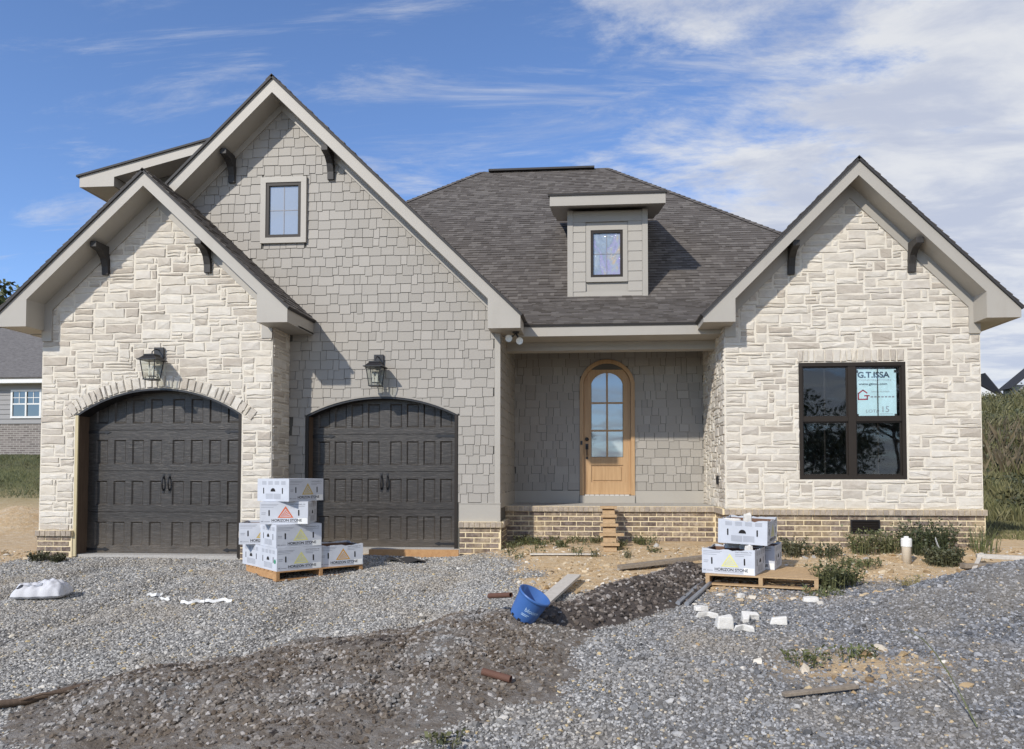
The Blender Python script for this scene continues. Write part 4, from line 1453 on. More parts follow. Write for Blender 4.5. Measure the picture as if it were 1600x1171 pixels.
# ---- brick skirts
def skirt(u0, u1, vt, vb, fr, name='brick_skirt', off=0.0, pr=0.02):
    o = MB().prism([(u0, vb), (u1, vb), (u1, vt - .002), (u0, vt - .002)], fr, -0.09, pr).build(name, 'bmortar', house)
    lay_bricks(u0, u1, vt, vb, fr, o, pr, off)
    return o


skirt(rx0 - .02, rx1 + .02, 0.578, -0.15, front(Y2))
skirt(-YP - 0.0, -Y2 + 0.02, 0.578, -0.15, face_w(rx0), off=.06)
skirt(-1.40, rx0 - .022, 0.578, -0.15, front(YP), off=-.1)
skirt(mop[1] + .045, mx1 + .02, 0.372, -0.25, front(Y2 - .03), off=-.03)
skirt(Y2 - .03, YP, 0.372, -0.25, face_e(mx1))
skirt(bx0 - .01, bop[0] - .01, 0.25, -0.40, front(Y1), off=-.12)
skirt(bop[1] + .01, bx1 + .01, 0.25, -0.40, front(Y1), off=-.05)
skirt(Y1, Y2, 0.25, -0.40, face_e(bx1))

# ---- link stones, shingles, bricks
stones.sort(key=lambda s: -s[0])
rest = {}
for i, (ar_, poly, fr, par, sd_) in enumerate(stones):
    rng = random.Random(int(sd_ * 1e6))
    if i < 300:
        mb = MB(); stone_geo(mb, poly, fr, rng); mb.build('stone', 'stone', par)
    else:
        stone_geo(rest.setdefault(par.name, (par, MB()))[1], poly, fr, rng)
for par, mb in rest.values():
    o = mb.build('small_stones', 'stone_i', par); o['kind'] = 'stuff'
shakes.sort(key=lambda s: -s[0])
rest = {}
for i, (ar_, poly, fr, par, vr) in enumerate(shakes):
    if i < 300:
        mb = MB(); shake_geo(mb, poly, fr, vr); mb.build('shingle', 'shake', par)
    else:
        shake_geo(rest.setdefault(par.name, (par, MB()))[1], poly, fr, vr)
for par, mb in rest.values():
    o = mb.build('small_shingles', 'shake_i', par); o['kind'] = 'stuff'
bricks.sort(key=lambda b: b[3].y - 0.2 * b[3].z)
for i, (U, V, N, pos, w, h, par) in enumerate(bricks):
    me = brick_mesh(w, h)
    o = bpy.data.objects.new('brick', me); COL.objects.link(o)
    o.parent = par
    mtx = Matrix((U, V, N)).transposed().to_4x4(); mtx.translation = pos
    o.matrix_parent_inverse = Matrix.Translation((0, 11, 0)).inverted() @ Matrix.Translation((0, 11, 0))
    o.matrix_local = mtx
print('stones', len(stones), 'shakes', len(shakes), 'bricks', len(bricks))


# ---- brackets under the gables
def bracket(x, y, z):
    prof = [(0, 0), (0.055, 0), (0.06, 0.12), (0.10, 0.235), (0.19, 0.315), (0.33, 0.345), (0.33, 0.43), (0, 0.43)]
    fr = FR((x - .05, y, z), (0, -1, 0), (0, 0, 1))
    MB().prism(prof, fr, -0.10, 0.0).build('bracket', 'bracket', house, bevel=0.004)


for g, y, off in ((g1, Y1, 0.80), (g2, Y2, 0.80), (g3, Y2, 0.86)):
    for sg in (-1, 1):
        x = g['xc'] + sg * off
        zt_ = g['zpk'] - 0.035 - g['hf'] - g['s'] * (off + 0.05)
        bracket(x, y, zt_ - 0.43 + 0.02)


# ---- wall lanterns
def lantern(x, y, z):
    L = empty('wall_lantern', (0, 0, 0)); L.parent = house; L.matrix_parent_inverse = Matrix.Translation((0, 11, 0)).inverted()
    MB().box(x - .075, x + .075, y - .026, y - 0.0, z + .02, z + .23).build('back_plate', 'black', L, bevel=.003)
    cy = y - 0.19
    def fru(h0, w0, h1, w1): return [(x + sx_ * w / 2, cy + sy_ * w / 2, h) for h, w in ((h0, w0), (h1, w1)) for sx_, sy_ in ((-1, -1), (1, -1), (1, 1), (-1, 1))]
    box6 = [(3, 2, 1, 0), (4, 5, 6, 7), (0, 1, 5, 4), (1, 2, 6, 5), (2, 3, 7, 6), (3, 0, 4, 7)]
    mb = MB().add(fru(z + .005, .30, z + .018, .30), box6).add(fru(z + .0185, .27, z + .08, .15), box6).add(fru(z + .0805, .165, z + .095, .165), box6)
    mb.build('cap', 'black', L)
    MB().tube([(x, y - .02, z + .19), (x, y - .12, z + .185), (x, cy, z + .135), (x, cy, z + .09)], .009, 8).build('arm', 'black', L)
    b0, w0, w1 = z - .27, .155, .225
    mb = MB()
    for sx_, sy_ in ((-1, -1), (1, -1), (1, 1), (-1, 1)):
        mb.tube([(x + sx_ * w0 / 2, cy + sy_ * w0 / 2, b0), (x + sx_ * w1 / 2, cy + sy_ * w1 / 2, z + .005)], .0075, 4)
    mb.add(fru(b0 - .012, w0 + .02, b0 + .003, w0 + .02), box6)
    mb.build('cage', 'black', L)
    for sx_, sy_ in ((0, -1), (1, 0), (-1, 0), (0, 1)):
        tx, ty = -sy_, sx_
        e = .985
        q = [(x + (sx_ * w / 2 + k * tx * w / 2) * e, cy + (sy_ * w / 2 + k * ty * w / 2) * e, h) for h, w, k in ((b0, w0, -1), (b0, w0, 1), (z + .004, w1, 1), (z + .004, w1, -1))]
        MB().add(q, [(0, 1, 2, 3)]).build('pane', 'lantern_glass', L)
    for k in (-1, 1, 0):
        MB().tube([(x + k * .03, cy + (.02 if k == 0 else -.01), b0 + .05), (x + k * .03, cy + (.02 if k == 0 else -.01), b0 + .19)], .010, 8).build('candle', 'candle', L)
    MB().box(x - .045, x + .045, cy - .03, cy + .04, b0 + .04, b0 + .052).build('candle_tray', 'black', L)
    return L


lantern(-6.42, Y1 - .03, 2.75)['label'] = 'black lantern on the stone bay'
lantern(-3.255, Y2 - .02, 2.70)['label'] = 'black lantern on the shingled wall'

# flood light under the eave, crawl-space vent, outlet box
fl = empty('flood_light', (0, 0, 0)); fl.parent = house; fl.matrix_parent_inverse = Matrix.Translation((0, 11, 0)).inverted()
MB().lathe([(.001, -.03), (.05, -.03), (.055, 0)], (-1.13, 11.02, 3.25), 16).build('base', 'black', fl)
for dx_, dy_, zz in ((-.095, -.08, 3.14), (.06, -.06, 3.10)):
    rot = Vector((dx_ * 1.2, -.8, -.22)).to_track_quat('Z', 'Y').to_matrix()
    MB().tube([(-1.13, 11.02, 3.22), (-1.13 + dx_ * .5, 11.0, 3.17), (-1.13 + dx_, 11.02 + dy_ * .2, zz)], .014, 8).build('arm', 'black', fl)
    MB().lathe([(.02, -.06), (.035, -.05), (.056, .02), (.056, .035)], (-1.13 + dx_, 11.0 + dy_ * .3, zz), 18, rot).build('lamp_head', 'white', fl, smooth=True)
    MB().lathe([(.053, .034), (.035, .024), (.012, .022), (.001, .022)], (-1.13 + dx_, 11.0 + dy_ * .3, zz), 18, rot).build('lens', 'candle', fl, smooth=True)
v = empty('crawl_vent', (0, 0, 0)); v.parent = house; v.matrix_parent_inverse = Matrix.Translation((0, 11, 0)).inverted()
vx0, vx1, vz0, vz1, vy = 3.76, 4.17, 0.235, 0.425, Y2 - .04
MB().box(vx0, vx1, vy, vy + .03, vz0, vz1).build('backing', 'hole', v)
frame_bars(vx0, vx1, vz0, vz1, vy - .012, .018, .012, 'black', v)
for i in range(6):
    zz = vz0 + .028 + i * .026
    MB().obox(((vx0 + vx1) / 2, vy - .006, zz), vx1 - vx0 - .036, .003, .02, Matrix.Rotation(R(35), 3, 'X')).build('slat', 'bronze', v)
MB().box(rx0 - .045, rx0 - .02, 11.58, 11.66, .93, 1.06).build('outlet_box', 'black', house)
MB().box(rx0 - .05, rx0 - .0455, 11.595, 11.645, .95, 1.04).build('outlet_cover', 'hole', house)

# form board left under the inner garage door
fb = MB().obox((-2.66, 10.93, hz(-2.66, 10.9) + .045), 1.36, .04, .13, Matrix.Rotation(R(1), 3, 'Z')).build('form_board', 'pine_o')
tag(fb, 'orange form board lying along the sill of the inner garage door', 'board')


# ================================================================== things in the yard
def child(o, parent):
    o.parent = parent
    return o


def text_obj(s, size, fr, u, v, mat, parent, name='lettering', align='LEFT', off=0.0012, sx=1.0, bold=0.0):
    """flat printed lettering on a face"""
    cu = bpy.data.curves.new(name, 'FONT'); cu.body = s; cu.size = size; cu.align_x = align; cu.offset = bold
    tmp = bpy.data.objects.new(name, cu); COL.objects.link(tmp)
    bpy.context.view_layer.update()
    me = bpy.data.meshes.new_from_object(tmp.evaluated_get(bpy.context.evaluated_depsgraph_get()))
    bpy.data.objects.remove(tmp); bpy.data.curves.remove(cu)
    O, U, V, N = fr
    co = np.empty(len(me.vertices) * 3, np.float32); me.vertices.foreach_get('co', co); co = co.reshape(-1, 3)
    P = np.array(O)[None] + np.outer(co[:, 0] * sx + u, np.array(U)) + np.outer(co[:, 1] + v, np.array(V)) + np.array(N)[None] * off
    me.vertices.foreach_set('co', P.astype(np.float32).ravel())
    me.materials.clear(); me.materials.append(M[mat] if isinstance(mat, str) else mat)
    o = bpy.data.objects.new(name, me); COL.objects.link(o); o.parent = parent
    return o


def m_card(name, c):
    t = NT(name)
    f = t.noise(t.wpos(), 5, 5, 0.6)
    c = t.mix(t.ramp(f, [(0.3, (0, 0, 0)), (0.75, (1, 1, 1))]), tuple(x * 0.86 for x in c), c)
    t.set(Base_Color=c, Roughness=0.65)
    t.bump(t.noise(t.wpos(), 7, 3), 0.25, 0.02)
    return t.m


M['card'] = m_card('white_cardboard', (0.57, 0.59, 0.63))
M['card_in'] = m_plain('brown_cardboard', (0.17, 0.095, 0.06), 0.9)
M['ink'] = m_plain('black_ink', (0.03, 0.03, 0.035), 0.7)
M['ink_grey'] = m_plain('grey_ink', (0.30, 0.31, 0.34), 0.7)
M['logo_gold'] = m_plain('gold_ink', (0.50, 0.36, 0.10), 0.7)
M['logo_red'] = m_plain('orange_red_ink', (0.58, 0.13, 0.045), 0.7)
M['logo_yellow'] = m_plain('pale_yellow_ink', (0.66, 0.63, 0.24), 0.7)
M['logo_amber'] = m_plain('amber_ink', (0.55, 0.30, 0.07), 0.7)
M['sticker'] = m_plain('paper_sticker', (0.80, 0.80, 0.77), 0.7)
M['green'] = m_plain('green_sticker', (0.03, 0.26, 0.14), 0.6)

BW, BD, BH = 0.60, 0.57, 0.285


def logo_mesh(fr, cu, v0, w, h):
    """triangle of fanning rays"""
    mb = MB(); O, U, V, N = fr
    Lp, Rp, T = (-w / 2, 0), (w / 2, 0), (0, h)
    def tri(pts): mb.add([O + U * (cu + a) + V * (v0 + b) + N * 0.0012 for a, b in pts], [tuple(range(len(pts)))])
    k = 0.075 * w
    tri([Lp, Rp, (Rp[0] - 1.9 * k, k), (Lp[0] + 1.9 * k, k)])
    tri([Lp, (Lp[0] + 1.9 * k, k), (0, h - 2.2 * k), T]); tri([Rp, T, (0, h - 2.2 * k), (Rp[0] - 1.9 * k, k)])
    a0 = (Lp[0] + 2.6 * k, 1.4 * k)
    for i in range(4):
        f0, f1 = 0.06 + i * 0.235, 0.06 + i * 0.235 + 0.13
        e = lambda f: (Rp[0] - 2.6 * k + (0 - Rp[0] + 2.6 * k) * f, 1.4 * k + (h - 4.0 * k) * f)
        tri([a0, e(f0), e(f1)])
    return mb


def print_lines(fr, spec):
    mb = MB(); O, U, V, N = fr
    for (u0, u1, v, hh) in spec:
        mb.add([O + U * a + V * b + N * 0.001 for a, b in ((u0, v), (u1, v), (u1, v + hh), (u0, v + hh))], [(0, 1, 2, 3)])
    return mb


def hole_poly(kind):
    if kind == 'slot':
        return [(0.009 * math.cos(a), (0.030 if math.sin(a) > 0 else -0.030) + 0.009 * math.sin(a)) for a in [i * math.pi / 6 for i in range(12)]]
    return [(0.043 * math.cos(math.pi * i / 10), 0.045 * math.sin(math.pi * i / 10)) for i in range(11)]


def make_box(open_top, logo, torn=False):
    b = empty('stone_carton')
    th = 0.006
    faces = [FR((0, -BD / 2, 0), (1, 0, 0), (0, 0, 1)), FR((0, BD / 2, 0), (-1, 0, 0), (0, 0, 1)), FR((BW / 2, 0, 0), (0, 1, 0), (0, 0, 1)), FR((-BW / 2, 0, 0), (0, -1, 0), (0, 0, 1))]
    rng = random.Random(len(logo) + open_top * 3)
    for i, fr in enumerate(faces):
        w = BW if i < 2 else BD - 2 * th
        top = BH
        if open_top:
            n = 12
            edge = [(w / 2 - w * k / n, BH - (rng.uniform(0, 0.022) if torn and 1 < k < n - 1 else 0)) for k in range(n + 1)]
        else:
            edge = [(w / 2, BH), (-w / 2, BH)]
        o = MB().prism([(-w / 2, 0), (w / 2, 0)] + edge, fr, -th, 0).build('side_panel', 'card', b)
        MB().prism([(-w / 2 + .008, .008), (w / 2 - .008, .008), (w / 2 - .008, BH - .028), (-w / 2 + .008, BH - .028)], fr, -th - .0025, -th - .001).build('inner_liner', 'card_in', b)
    MB().box(-BW / 2 + th, BW / 2 - th, -BD / 2 + th, BD / 2 - th, 0.001, 0.008).build('base_panel', 'card_in', b)
    if not open_top:
        MB().box(-BW / 2 + .001, -.003, -BD / 2 + .001, BD / 2 - .001, BH + .0005, BH + .006).build('flap', 'card', b)
        MB().box(.003, BW / 2 - .001, -BD / 2 + .001, BD / 2 - .001, BH + .0005, BH + .006).build('flap', 'card', b)
    for fr in faces[:2]:
        logo_mesh(fr, 0.02, 0.083, 0.20, 0.150).build('logo', logo, b)
        text_obj('HORIZON STONE', 0.047, fr, -0.155, 0.034, 'ink', b, bold=0.0012)
        text_obj('CHATTANOOGA, TN', 0.019, fr, 0.08, 0.247, 'ink', b)
        print_lines(fr, [(-.155, .165, .020, .005), (.08, .26, .226, .006), (.08, .18, .207, .006), (-.285, -.07, .252, .006), (-.285, -.09, .236, .005), (-.285, -.13, .214, .005), (-.28, -.225, .143, .008), (-.28, -.23, .125, .006), (-.285, -.255, .030, .014), (-.245, -.175, .030, .008)]).build('small_print', 'ink_grey', b)
        print_lines(fr, [(.175, .292, .006, .072)]).build('sticker', 'sticker', b)
        O, U, V, N = fr
        for u in (-.185, .185):
            MB().prism([(u + a, .145 + c) for a, c in hole_poly('slot')], fr, -.004, .0016).build('hand_slot_shade', 'hole', b)  # solid black plate painted as the shade in the slot
    for fr in faces[2:]:
        MB().prism([(a, .125 + c) for a, c in hole_poly('moon')], fr, -.004, .0016).build('hand_hole_shade', 'hole', b)  # no real opening: black plate stands in for its shaded inside
        for u in (-.17, .17):
            MB().prism([(u + a, .135 + c) for a, c in hole_poly('slot')], fr, -.004, .0016).build('hand_slot_shade', 'hole', b)  # black plate again, for the dark inside of the slot
        sp = []
        for k in range(4):
            sp += [(-.20 + k * .115, -.12 + k * .115, .215 + 0.012 * j, .006) for j in range(4)]
        for k in range(2):
            sp += [(-.13 + k * .14, .0 + k * .14, .03 + .012 * j, .006) for j in range(6)]
        print_lines(fr, sp).build('small_print', 'ink_grey', b)
    return b


def copy_tree(o, parent=None):
    c = o.copy(); COL.objects.link(c); c.parent = parent
    for ch in o.children: copy_tree(ch, c)
    return c


protos = {}
boxes_used = set()


def place_box(kind, loc, rz, label, tilt=(0, 0)):
    if kind not in protos: protos[kind] = make_box(*kind)
    p = protos[kind]
    o = p if kind not in boxes_used else copy_tree(p)
    boxes_used.add(kind)
    o.location = loc; o.rotation_euler = (R(tilt[0]), R(tilt[1]), R(rz))
    tag(o, label, 'box', 'cartons of stone veneer on pallets')
    return o


def pallet(loc, rz, label, wood, sx=1.2, sy=1.02, tilt=0):
    """origin at the near corner; x along the front edge"""
    p = empty('wooden_pallet', loc); p.rotation_euler = (0, R(tilt), R(rz))
    rng = random.Random(int(rz))
    for k in range(3):
        x = [0.0, sx / 2 - .02, sx - .04][k]
        MB().box(x, x + .045, 0, sy, .016, .103).build('stringer', wood, p, bevel=.002)
    for k in range(8):
        y = k * (sy - .10) / 7 + rng.uniform(-.005, .005)
        MB().box(-.006, sx + .006, max(0, y), min(sy, y + .10), .1035, .121).build('deck_board', wood, p, bevel=.002)
    for k in range(3):
        y = k * (sy - .10) / 2
        MB().box(-.003, sx + .003, y, y + .10, 0, .0155).build('bottom_board', wood, p)
    tag(p, label, 'pallet', 'pallets of stone cartons')
    return p


def loc2(base, rz, x, y, z):
    c, s = math.cos(R(rz)), math.sin(R(rz))
    return (base[0] + c * x - s * y, base[1] + s * x + c * y, base[2] + z)


# stack by the garage
LB = (-3.95, 9.02, hz(-3.8, 9.4) + 0.0); LR = 46
pallet(LB, LR, 'pallet of orange-brown boards under the tall stack of cartons', 'pine_o')
T = 0.122
place_box((False, 'logo_yellow'), loc2(LB, LR, .31, .295, T), LR, 'closed white carton with a green dot sticker, bottom front of the tall stack')
place_box((False, 'logo_gold'), loc2(LB, LR, .31, .885, T), LR + 2, 'white carton on the pallet behind the tall stack, another carton on it')
place_box((True, 'logo_amber', True), loc2(LB, LR, .93, .30, T), LR - 6, 'open white carton with an amber logo and torn rim, standing apart from the stack')
place_box((False, 'logo_yellow'), loc2(LB, LR, .315, .30, T + .293), LR - 2, 'white carton second from the bottom of the tall stack')
place_box((True, 'logo_gold', False), loc2(LB, LR, .24, .93, T + .293), 14, 'open white carton beside the tall stack, half hidden behind it')
place_box((False, 'logo_red'), loc2(LB, LR, .30, .33, T + .293 * 2), 10, 'white carton with the orange-red triangle logo, third up the tall stack')
place_box((False, 'logo_gold'), loc2(LB, LR, .32, .33, T + .293 * 3), 66, 'white carton with a gold logo on top of the tall stack')
gs = MB().lathe([(.001, .0), (.03, .0)], (0, 0, 0), 16, Matrix.Rotation(R(90), 3, 'X'))
# pallet by the porch
RB = (1.30, 8.58, hz(1.8, 8.8) + .005); RR = -16
pallet(RB, RR, 'pale pine pallet carrying three cartons beside the weeds', 'pine')
place_box((True, 'logo_yellow', True), loc2(RB, RR, .285, .34, T), RR - 8, 'open white carton with a pale yellow logo at the near edge of the pine pallet')
place_box((True, 'logo_yellow', True), loc2(RB, RR, .46, .93, T), RR - 6, 'white carton at the back of the pine pallet under the corner of another')
place_box((True, 'logo_yellow', True), loc2(RB, RR, .42, .66, T + .325), RR + 82, 'open white carton of stone pieces set across the two others on the pine pallet', (1.5, -1.5))
dot = MB().lathe([(.03, 0.0), (.001, 0.0)], (0, 0, 0), 16, Matrix.Rotation(R(-90), 3, 'Y')).build('sticker', 'green')
dot.parent = [o for o in bpy.data.objects if o.get('label', '').startswith('closed white carton with a green')][0]
dot.location = (-BW / 2 - .002, -.225, .12)


# ---- offcuts of stone
def rock(name, loc, size, rz, seed, mat='white_rock', tilt=(0, 0), shape=None):
    rng = random.Random(seed)
    sx_, sy_, sz_ = (k_ * (.80 if name == 'stone_offcut' else 1) for k_ in size)
    poly = shape or [(-.5, -.4), (-.1, -.5), (.45, -.45), (.5, .1), (.35, .5), (-.3, .45), (-.5, .2)]
    poly = [(a * sx_ + rng.uniform(-.08, .08) * sx_ * (shape is None), b * sy_ + rng.uniform(-.08, .08) * sy_ * (shape is None)) for a, b in poly]
    mb = MB().prism(poly, FR((0, 0, 0), (1, 0, 0), (0, 1, 0)), 0, sz_)
    nn = len(poly)
    mb.v = [(vx + rng.uniform(-.07, .07) * sx_, vy + rng.uniform(-.07, .07) * sy_, vz + (rng.uniform(-.22, .12) * sz_ if k >= nn else 0)) if k < nn else (vx * .86 + rng.uniform(-.05, .05) * sx_, vy * .84 + rng.uniform(-.05, .05) * sy_, vz + rng.uniform(-.25, .1) * sz_) for k, (vx, vy, vz) in enumerate(mb.v)]
    o = mb.build(name, mat, None, bevel=min(size) * .10)
    o.location = loc; o.rotation_euler = (R(tilt[0]), R(tilt[1]), R(rz))
    return o


t = NT('pale_broken_stone')
f = t.noise(t.wpos(), 14, 6, 0.65)
t.set(Base_Color=t.mix(f, (0.60, 0.56, 0.49), (0.78, 0.76, 0.71)), Roughness=0.9)
t.bump(t.noise(t.wpos(), 26, 6, 0.65), 0.6, 0.015)
M['white_rock'] = t.m
ell = [(-.5, -.5), (-.15, -.5), (-.05, -.05), (.5, -.1), (.5, .25), (-.3, .5)]
chev = [(-.5, -.2), (0, .25), (.5, -.25), (.5, .05), (.05, .5), (-.5, .12)]
cuts = [
    ((1.06, 7.32), (.16, .11, .06), 20, 'small pale stone chip farthest back in the cluster of offcuts', None, (0, 0)),
    ((1.08, 7.02), (.27, .15, .075), -14, 'roof-shaped pale stone offcut at the pallet side of the cluster', chev, (8, 0)),
    ((1.17, 6.66), (.20, .15, .14), 6, 'blocky beige stone offcut in the middle of the cluster', [(-.5, -.5), (.5, -.5), (.5, .5), (-.5, .5)], (4, 3)),
    ((1.44, 6.93), (.24, .19, .075), 10, 'white boot-shaped stone offcut leaning in the cluster', ell, (22, 0)),
    ((1.31, 6.52), (.25, .14, .07), 8, 'white bent stone offcut nearest the camera in the cluster', chev, (10, 5)),
    ((1.66, 6.74), (.20, .10, .09), -6, 'flat white rectangular stone lying apart from the cluster', [(-.5, -.5), (.5, -.5), (.5, .5), (-.5, .5)], (0, 0)),
    ((1.57, 7.95), (.11, .09, .06), 30, 'small white stone chip in front of the pine pallet', None, (0, 0)),
    ((2.20, 7.66), (.21, .12, .06), 0, 'flat white stone slab below the right end of the pine pallet', None, (0, 0)),
]
for i, ((x, y), sz3, rz, lab, shp, tl) in enumerate(cuts):
    o = rock('stone_offcut', (x, y, hz(x, y) + .006), sz3, rz, 40 + i, 'white_rock', tl, shp)
    tag(o, lab, 'stone', 'broken pieces of stone on the gravel')
incuts = [
    (loc2(RB, RR, .24, .62, T + .245), (.15, .11, .07), 20, 'white stone lump wedged under the upper carton at its near corner'),
    (loc2(RB, RR, .37, .58, T + .24), (.10, .09, .08), 70, 'small white stone lump under the middle of the upper carton'),
    (loc2(RB, RR, .46, .30, T + .255), (.09, .08, .06), 10, 'white stone tip showing over the rim of the lower carton'),
    (loc2(RB, RR, .24, .56, T + .325 + .215), (.26, .10, .07), -12, 'long white stone lying in the upper open carton'),
    (loc2(RB, RR, .43, .55, T + .325 + .20), (.11, .06, .15), 8, 'upright white stone sticking out of the upper open carton'),
]
for i, (lc, sz3, rz, lab) in enumerate(incuts):
    tag(rock('stone_piece', lc, sz3, rz, 60 + i), lab, 'stone', 'stone pieces in the open cartons')
o = rock('stone_piece', loc2(LB, LR, .10, .70, T + .293 + .22), (.06, .13, .10), 14, 70); tag(o, 'white stone poking out of the half-hidden carton by the garage pier', 'stone', 'stone pieces in the open cartons')
# stones inside the open cartons, too jumbled to count
# white scraps on the drive
for i, (x, y, l, rz, lab) in enumerate([(-5.0, 8.13, .16, 20, 'white scrap of packing on the drive nearest the bag'), (-4.77, 7.99, .10, 70, 'small white curl of packing on the drive'), (-4.36, 7.8, .24, 25, 'crumpled white strip on the drive'), (-4.1, 7.88, .30, 8, 'long thin white strip on the drive nearest the pallet')]):
    rng = random.Random(i)
    pts = [(k / 6 * l - l / 2, math.sin(k * 1.3 + i) * .035, .012 + .01 * math.sin(k * 2.1)) for k in range(7)]
    mb = MB()
    for k in range(6):
        a, b = Vector(pts[k]), Vector(pts[k + 1]); w = Vector((.0, .018, .012))
        mb.add([a - w, b - w, b + w, a + w, a - w - Vector((0, 0, .003)), b - w - Vector((0, 0, .003)), b + w - Vector((0, 0, .003)), a + w - Vector((0, 0, .003))], [(0, 1, 2, 3), (7, 6, 5, 4), (0, 4, 5, 1), (3, 2, 6, 7)])
    o = mb.build('packing_strip', 'white'); o.location = (x, y, hz(x, y) + .02); o.rotation_euler = (0, 0, R(rz))
    tag(o, lab, 'strip', 'white scraps on the drive')

# ---- bag of mortar
def bag_z(a, b):
    """upper surface of the slumped sack; a, b run -1..1 along and across"""
    r_ = max(0.0, 1 - abs(a) ** 5) ** .5 * max(0.0, 1 - abs(b) ** 3.2) ** .5
    w = .014 * math.sin(5 * a + 2 * b) + .010 * math.sin(9 * b - 4 * a + 1) + .007 * math.sin(17 * a + 11 * b) + .006 * math.sin(23 * a - 13 * b + 2) + .004 * abs(math.sin(31 * a + 5 * b))
    return .03 + (.135 + .02 * a + w) * r_


mb = MB(); nx, ny = 44, 28
for side in (1, -1):
    vs = []
    for j in range(ny + 1):
        for i in range(nx + 1):
            a, b = i / nx * 2 - 1, j / ny * 2 - 1
            r_ = max(0.0, 1 - abs(a) ** 5) ** .5 * max(0.0, 1 - abs(b) ** 3.2) ** .5
            z = bag_z(a, b) if side > 0 else .03 - .045 * r_
            vs.append((a * .27 * (1 - .05 * b * b) + .006 * math.sin(9 * b), b * .185 * (1 - .07 * a * a) + .006 * math.sin(11 * a), z))
    fs = []
    for j in range(ny):
        for i in range(nx):
            q = (j * (nx + 1) + i, j * (nx + 1) + i + 1, (j + 1) * (nx + 1) + i + 1, (j + 1) * (nx + 1) + i)
            fs.append(q if side > 0 else q[::-1])
    mb.add(vs, fs)
bag = empty('mortar_bag', (-6.22, 7.95, hz(-6.22, 7.95) + .012)); bag.rotation_euler = (0, 0, R(14))
tag(bag, 'white paper bag of mortar mix lying on the gravel', 'bag')
M['bag'] = m_card('bag_paper', (0.60, 0.595, 0.61))
mb.build('sack', 'bag', bag, smooth=True)
def on_bag(u0, u1, v0, v1, mat, name):
    m_ = MB(); n = 8
    pt = lambda u, v: (u, v, bag_z(u / .27, v / .185) + .003)
    vs = [pt(u0 + (u1 - u0) * i / n, v0 + (v1 - v0) * j / n) for j in range(n + 1) for i in range(n + 1)]
    m_.add(vs, [(j * (n + 1) + i, j * (n + 1) + i + 1, (j + 1) * (n + 1) + i + 1, (j + 1) * (n + 1) + i) for j in range(n) for i in range(n)])
    return m_.build(name, mat, bag)
on_bag(-.20, -.14, -.155, -.095, 'ink', 'logo')
on_bag(-.115, .05, -.135, -.11, 'ink_grey', 'printed_band')
on_bag(-.20, .10, .02, .045, 'ink_grey', 'printed_band')
on_bag(-.18, .06, .07, .085, 'ink_grey', 'printed_band')

# ---- blue nursery pot
t = NT('blue_plastic')
f = t.noise(t.wpos(), 6, 5)
t.set(Base_Color=t.mix(f, (0.035, 0.105, 0.31), (0.06, 0.155, 0.40)), Roughness=0.42)
M['blue'] = t.m
pot = empty('nursery_pot', (-0.60, 6.36, hz(-.60, 6.36) + .145)); pot.scale = (.84, .84, .84)
pot.rotation_euler = (R(10), R(31), R(0))
tag(pot, 'blue plastic nursery pot lying tilted on the rubble', 'pot')
MB().lathe([(.001, .004), (.125, .004), (.130, .0), (.137, .012), (.140, .03), (.166, .255), (.167, .258), (.176, .259), (.177, .285), (.171, .287), (.162, .285), (.136, .03), (.001, .02)], (0, 0, 0), 40).build('body', 'blue', pot, smooth=True)
for k in range(10):
    a = 2 * math.pi * k / 10 + .2
    MB().obox((.1385 * math.cos(a), .1385 * math.sin(a), .022), .012, .03, .022, Matrix.Rotation(a, 3, 'Z')).build('drain_slot_shade', 'hole', pot)  # solid black block standing in for the shaded slot
M['potprint'] = m_plain('pale_blue_print', (0.45, 0.62, 0.80), 0.6)
for s_txt, sz_, z_ in (('bloom', .062, .135), ('', 0, 0)):
    if not s_txt: continue
    o = text_obj(s_txt, sz_, FR((0, 0, 0), (1, 0, 0), (0, 0, 1)), -.055, z_, 'potprint', pot, off=0)
    me = o.data
    for vtx in me.vertices:                              # wrap the print round the pot
        a = -math.pi / 2 + vtx.co.x / .155 + .25; r_ = .1385 + (.166 - .140) * (vtx.co.z - .03) / .225 + .0035
        vtx.co = (r_ * math.cos(a), r_ * math.sin(a), vtx.co.z)
mb = MB()
for zz, a0, a1 in ((.10, -1.75, -1.2), (.085, -1.75, -1.3)):
    n = 8; vs = []
    for i in range(n + 1):
        a = a0 + (a1 - a0) * i / n
        for h_ in (0, .006):
            r_ = .1385 + .026 * (zz + h_ - .03) / .225 + .003
            vs.append((r_ * math.cos(a), r_ * math.sin(a), zz + h_))
    mb.add(vs, [(2 * i, 2 * i + 2, 2 * i + 3, 2 * i + 1) for i in range(n)])
mb.build('small_print', 'potprint', pot)


# ---- lumber, pipes, branch
def board(name, p0, p1, w, th, mat, label, cat, lift=.0, roll=0, group=None):
    p0, p1 = Vector(p0), Vector(p1)
    d = p1 - p0
    o = MB().box(0, d.length, -w / 2, w / 2, 0, th).build(name, mat, None, bevel=.003)
    q = d.to_track_quat('X', 'Z')
    o.rotation_euler = (q.to_matrix() @ Matrix.Rotation(R(roll), 3, 'X')).to_euler()
    o.location = p0 + Vector((0, 0, lift))
    return tag(o, label, cat, group)


def gp(x, y, dz=0.0): return (x, y, hz(x, y) + dz)


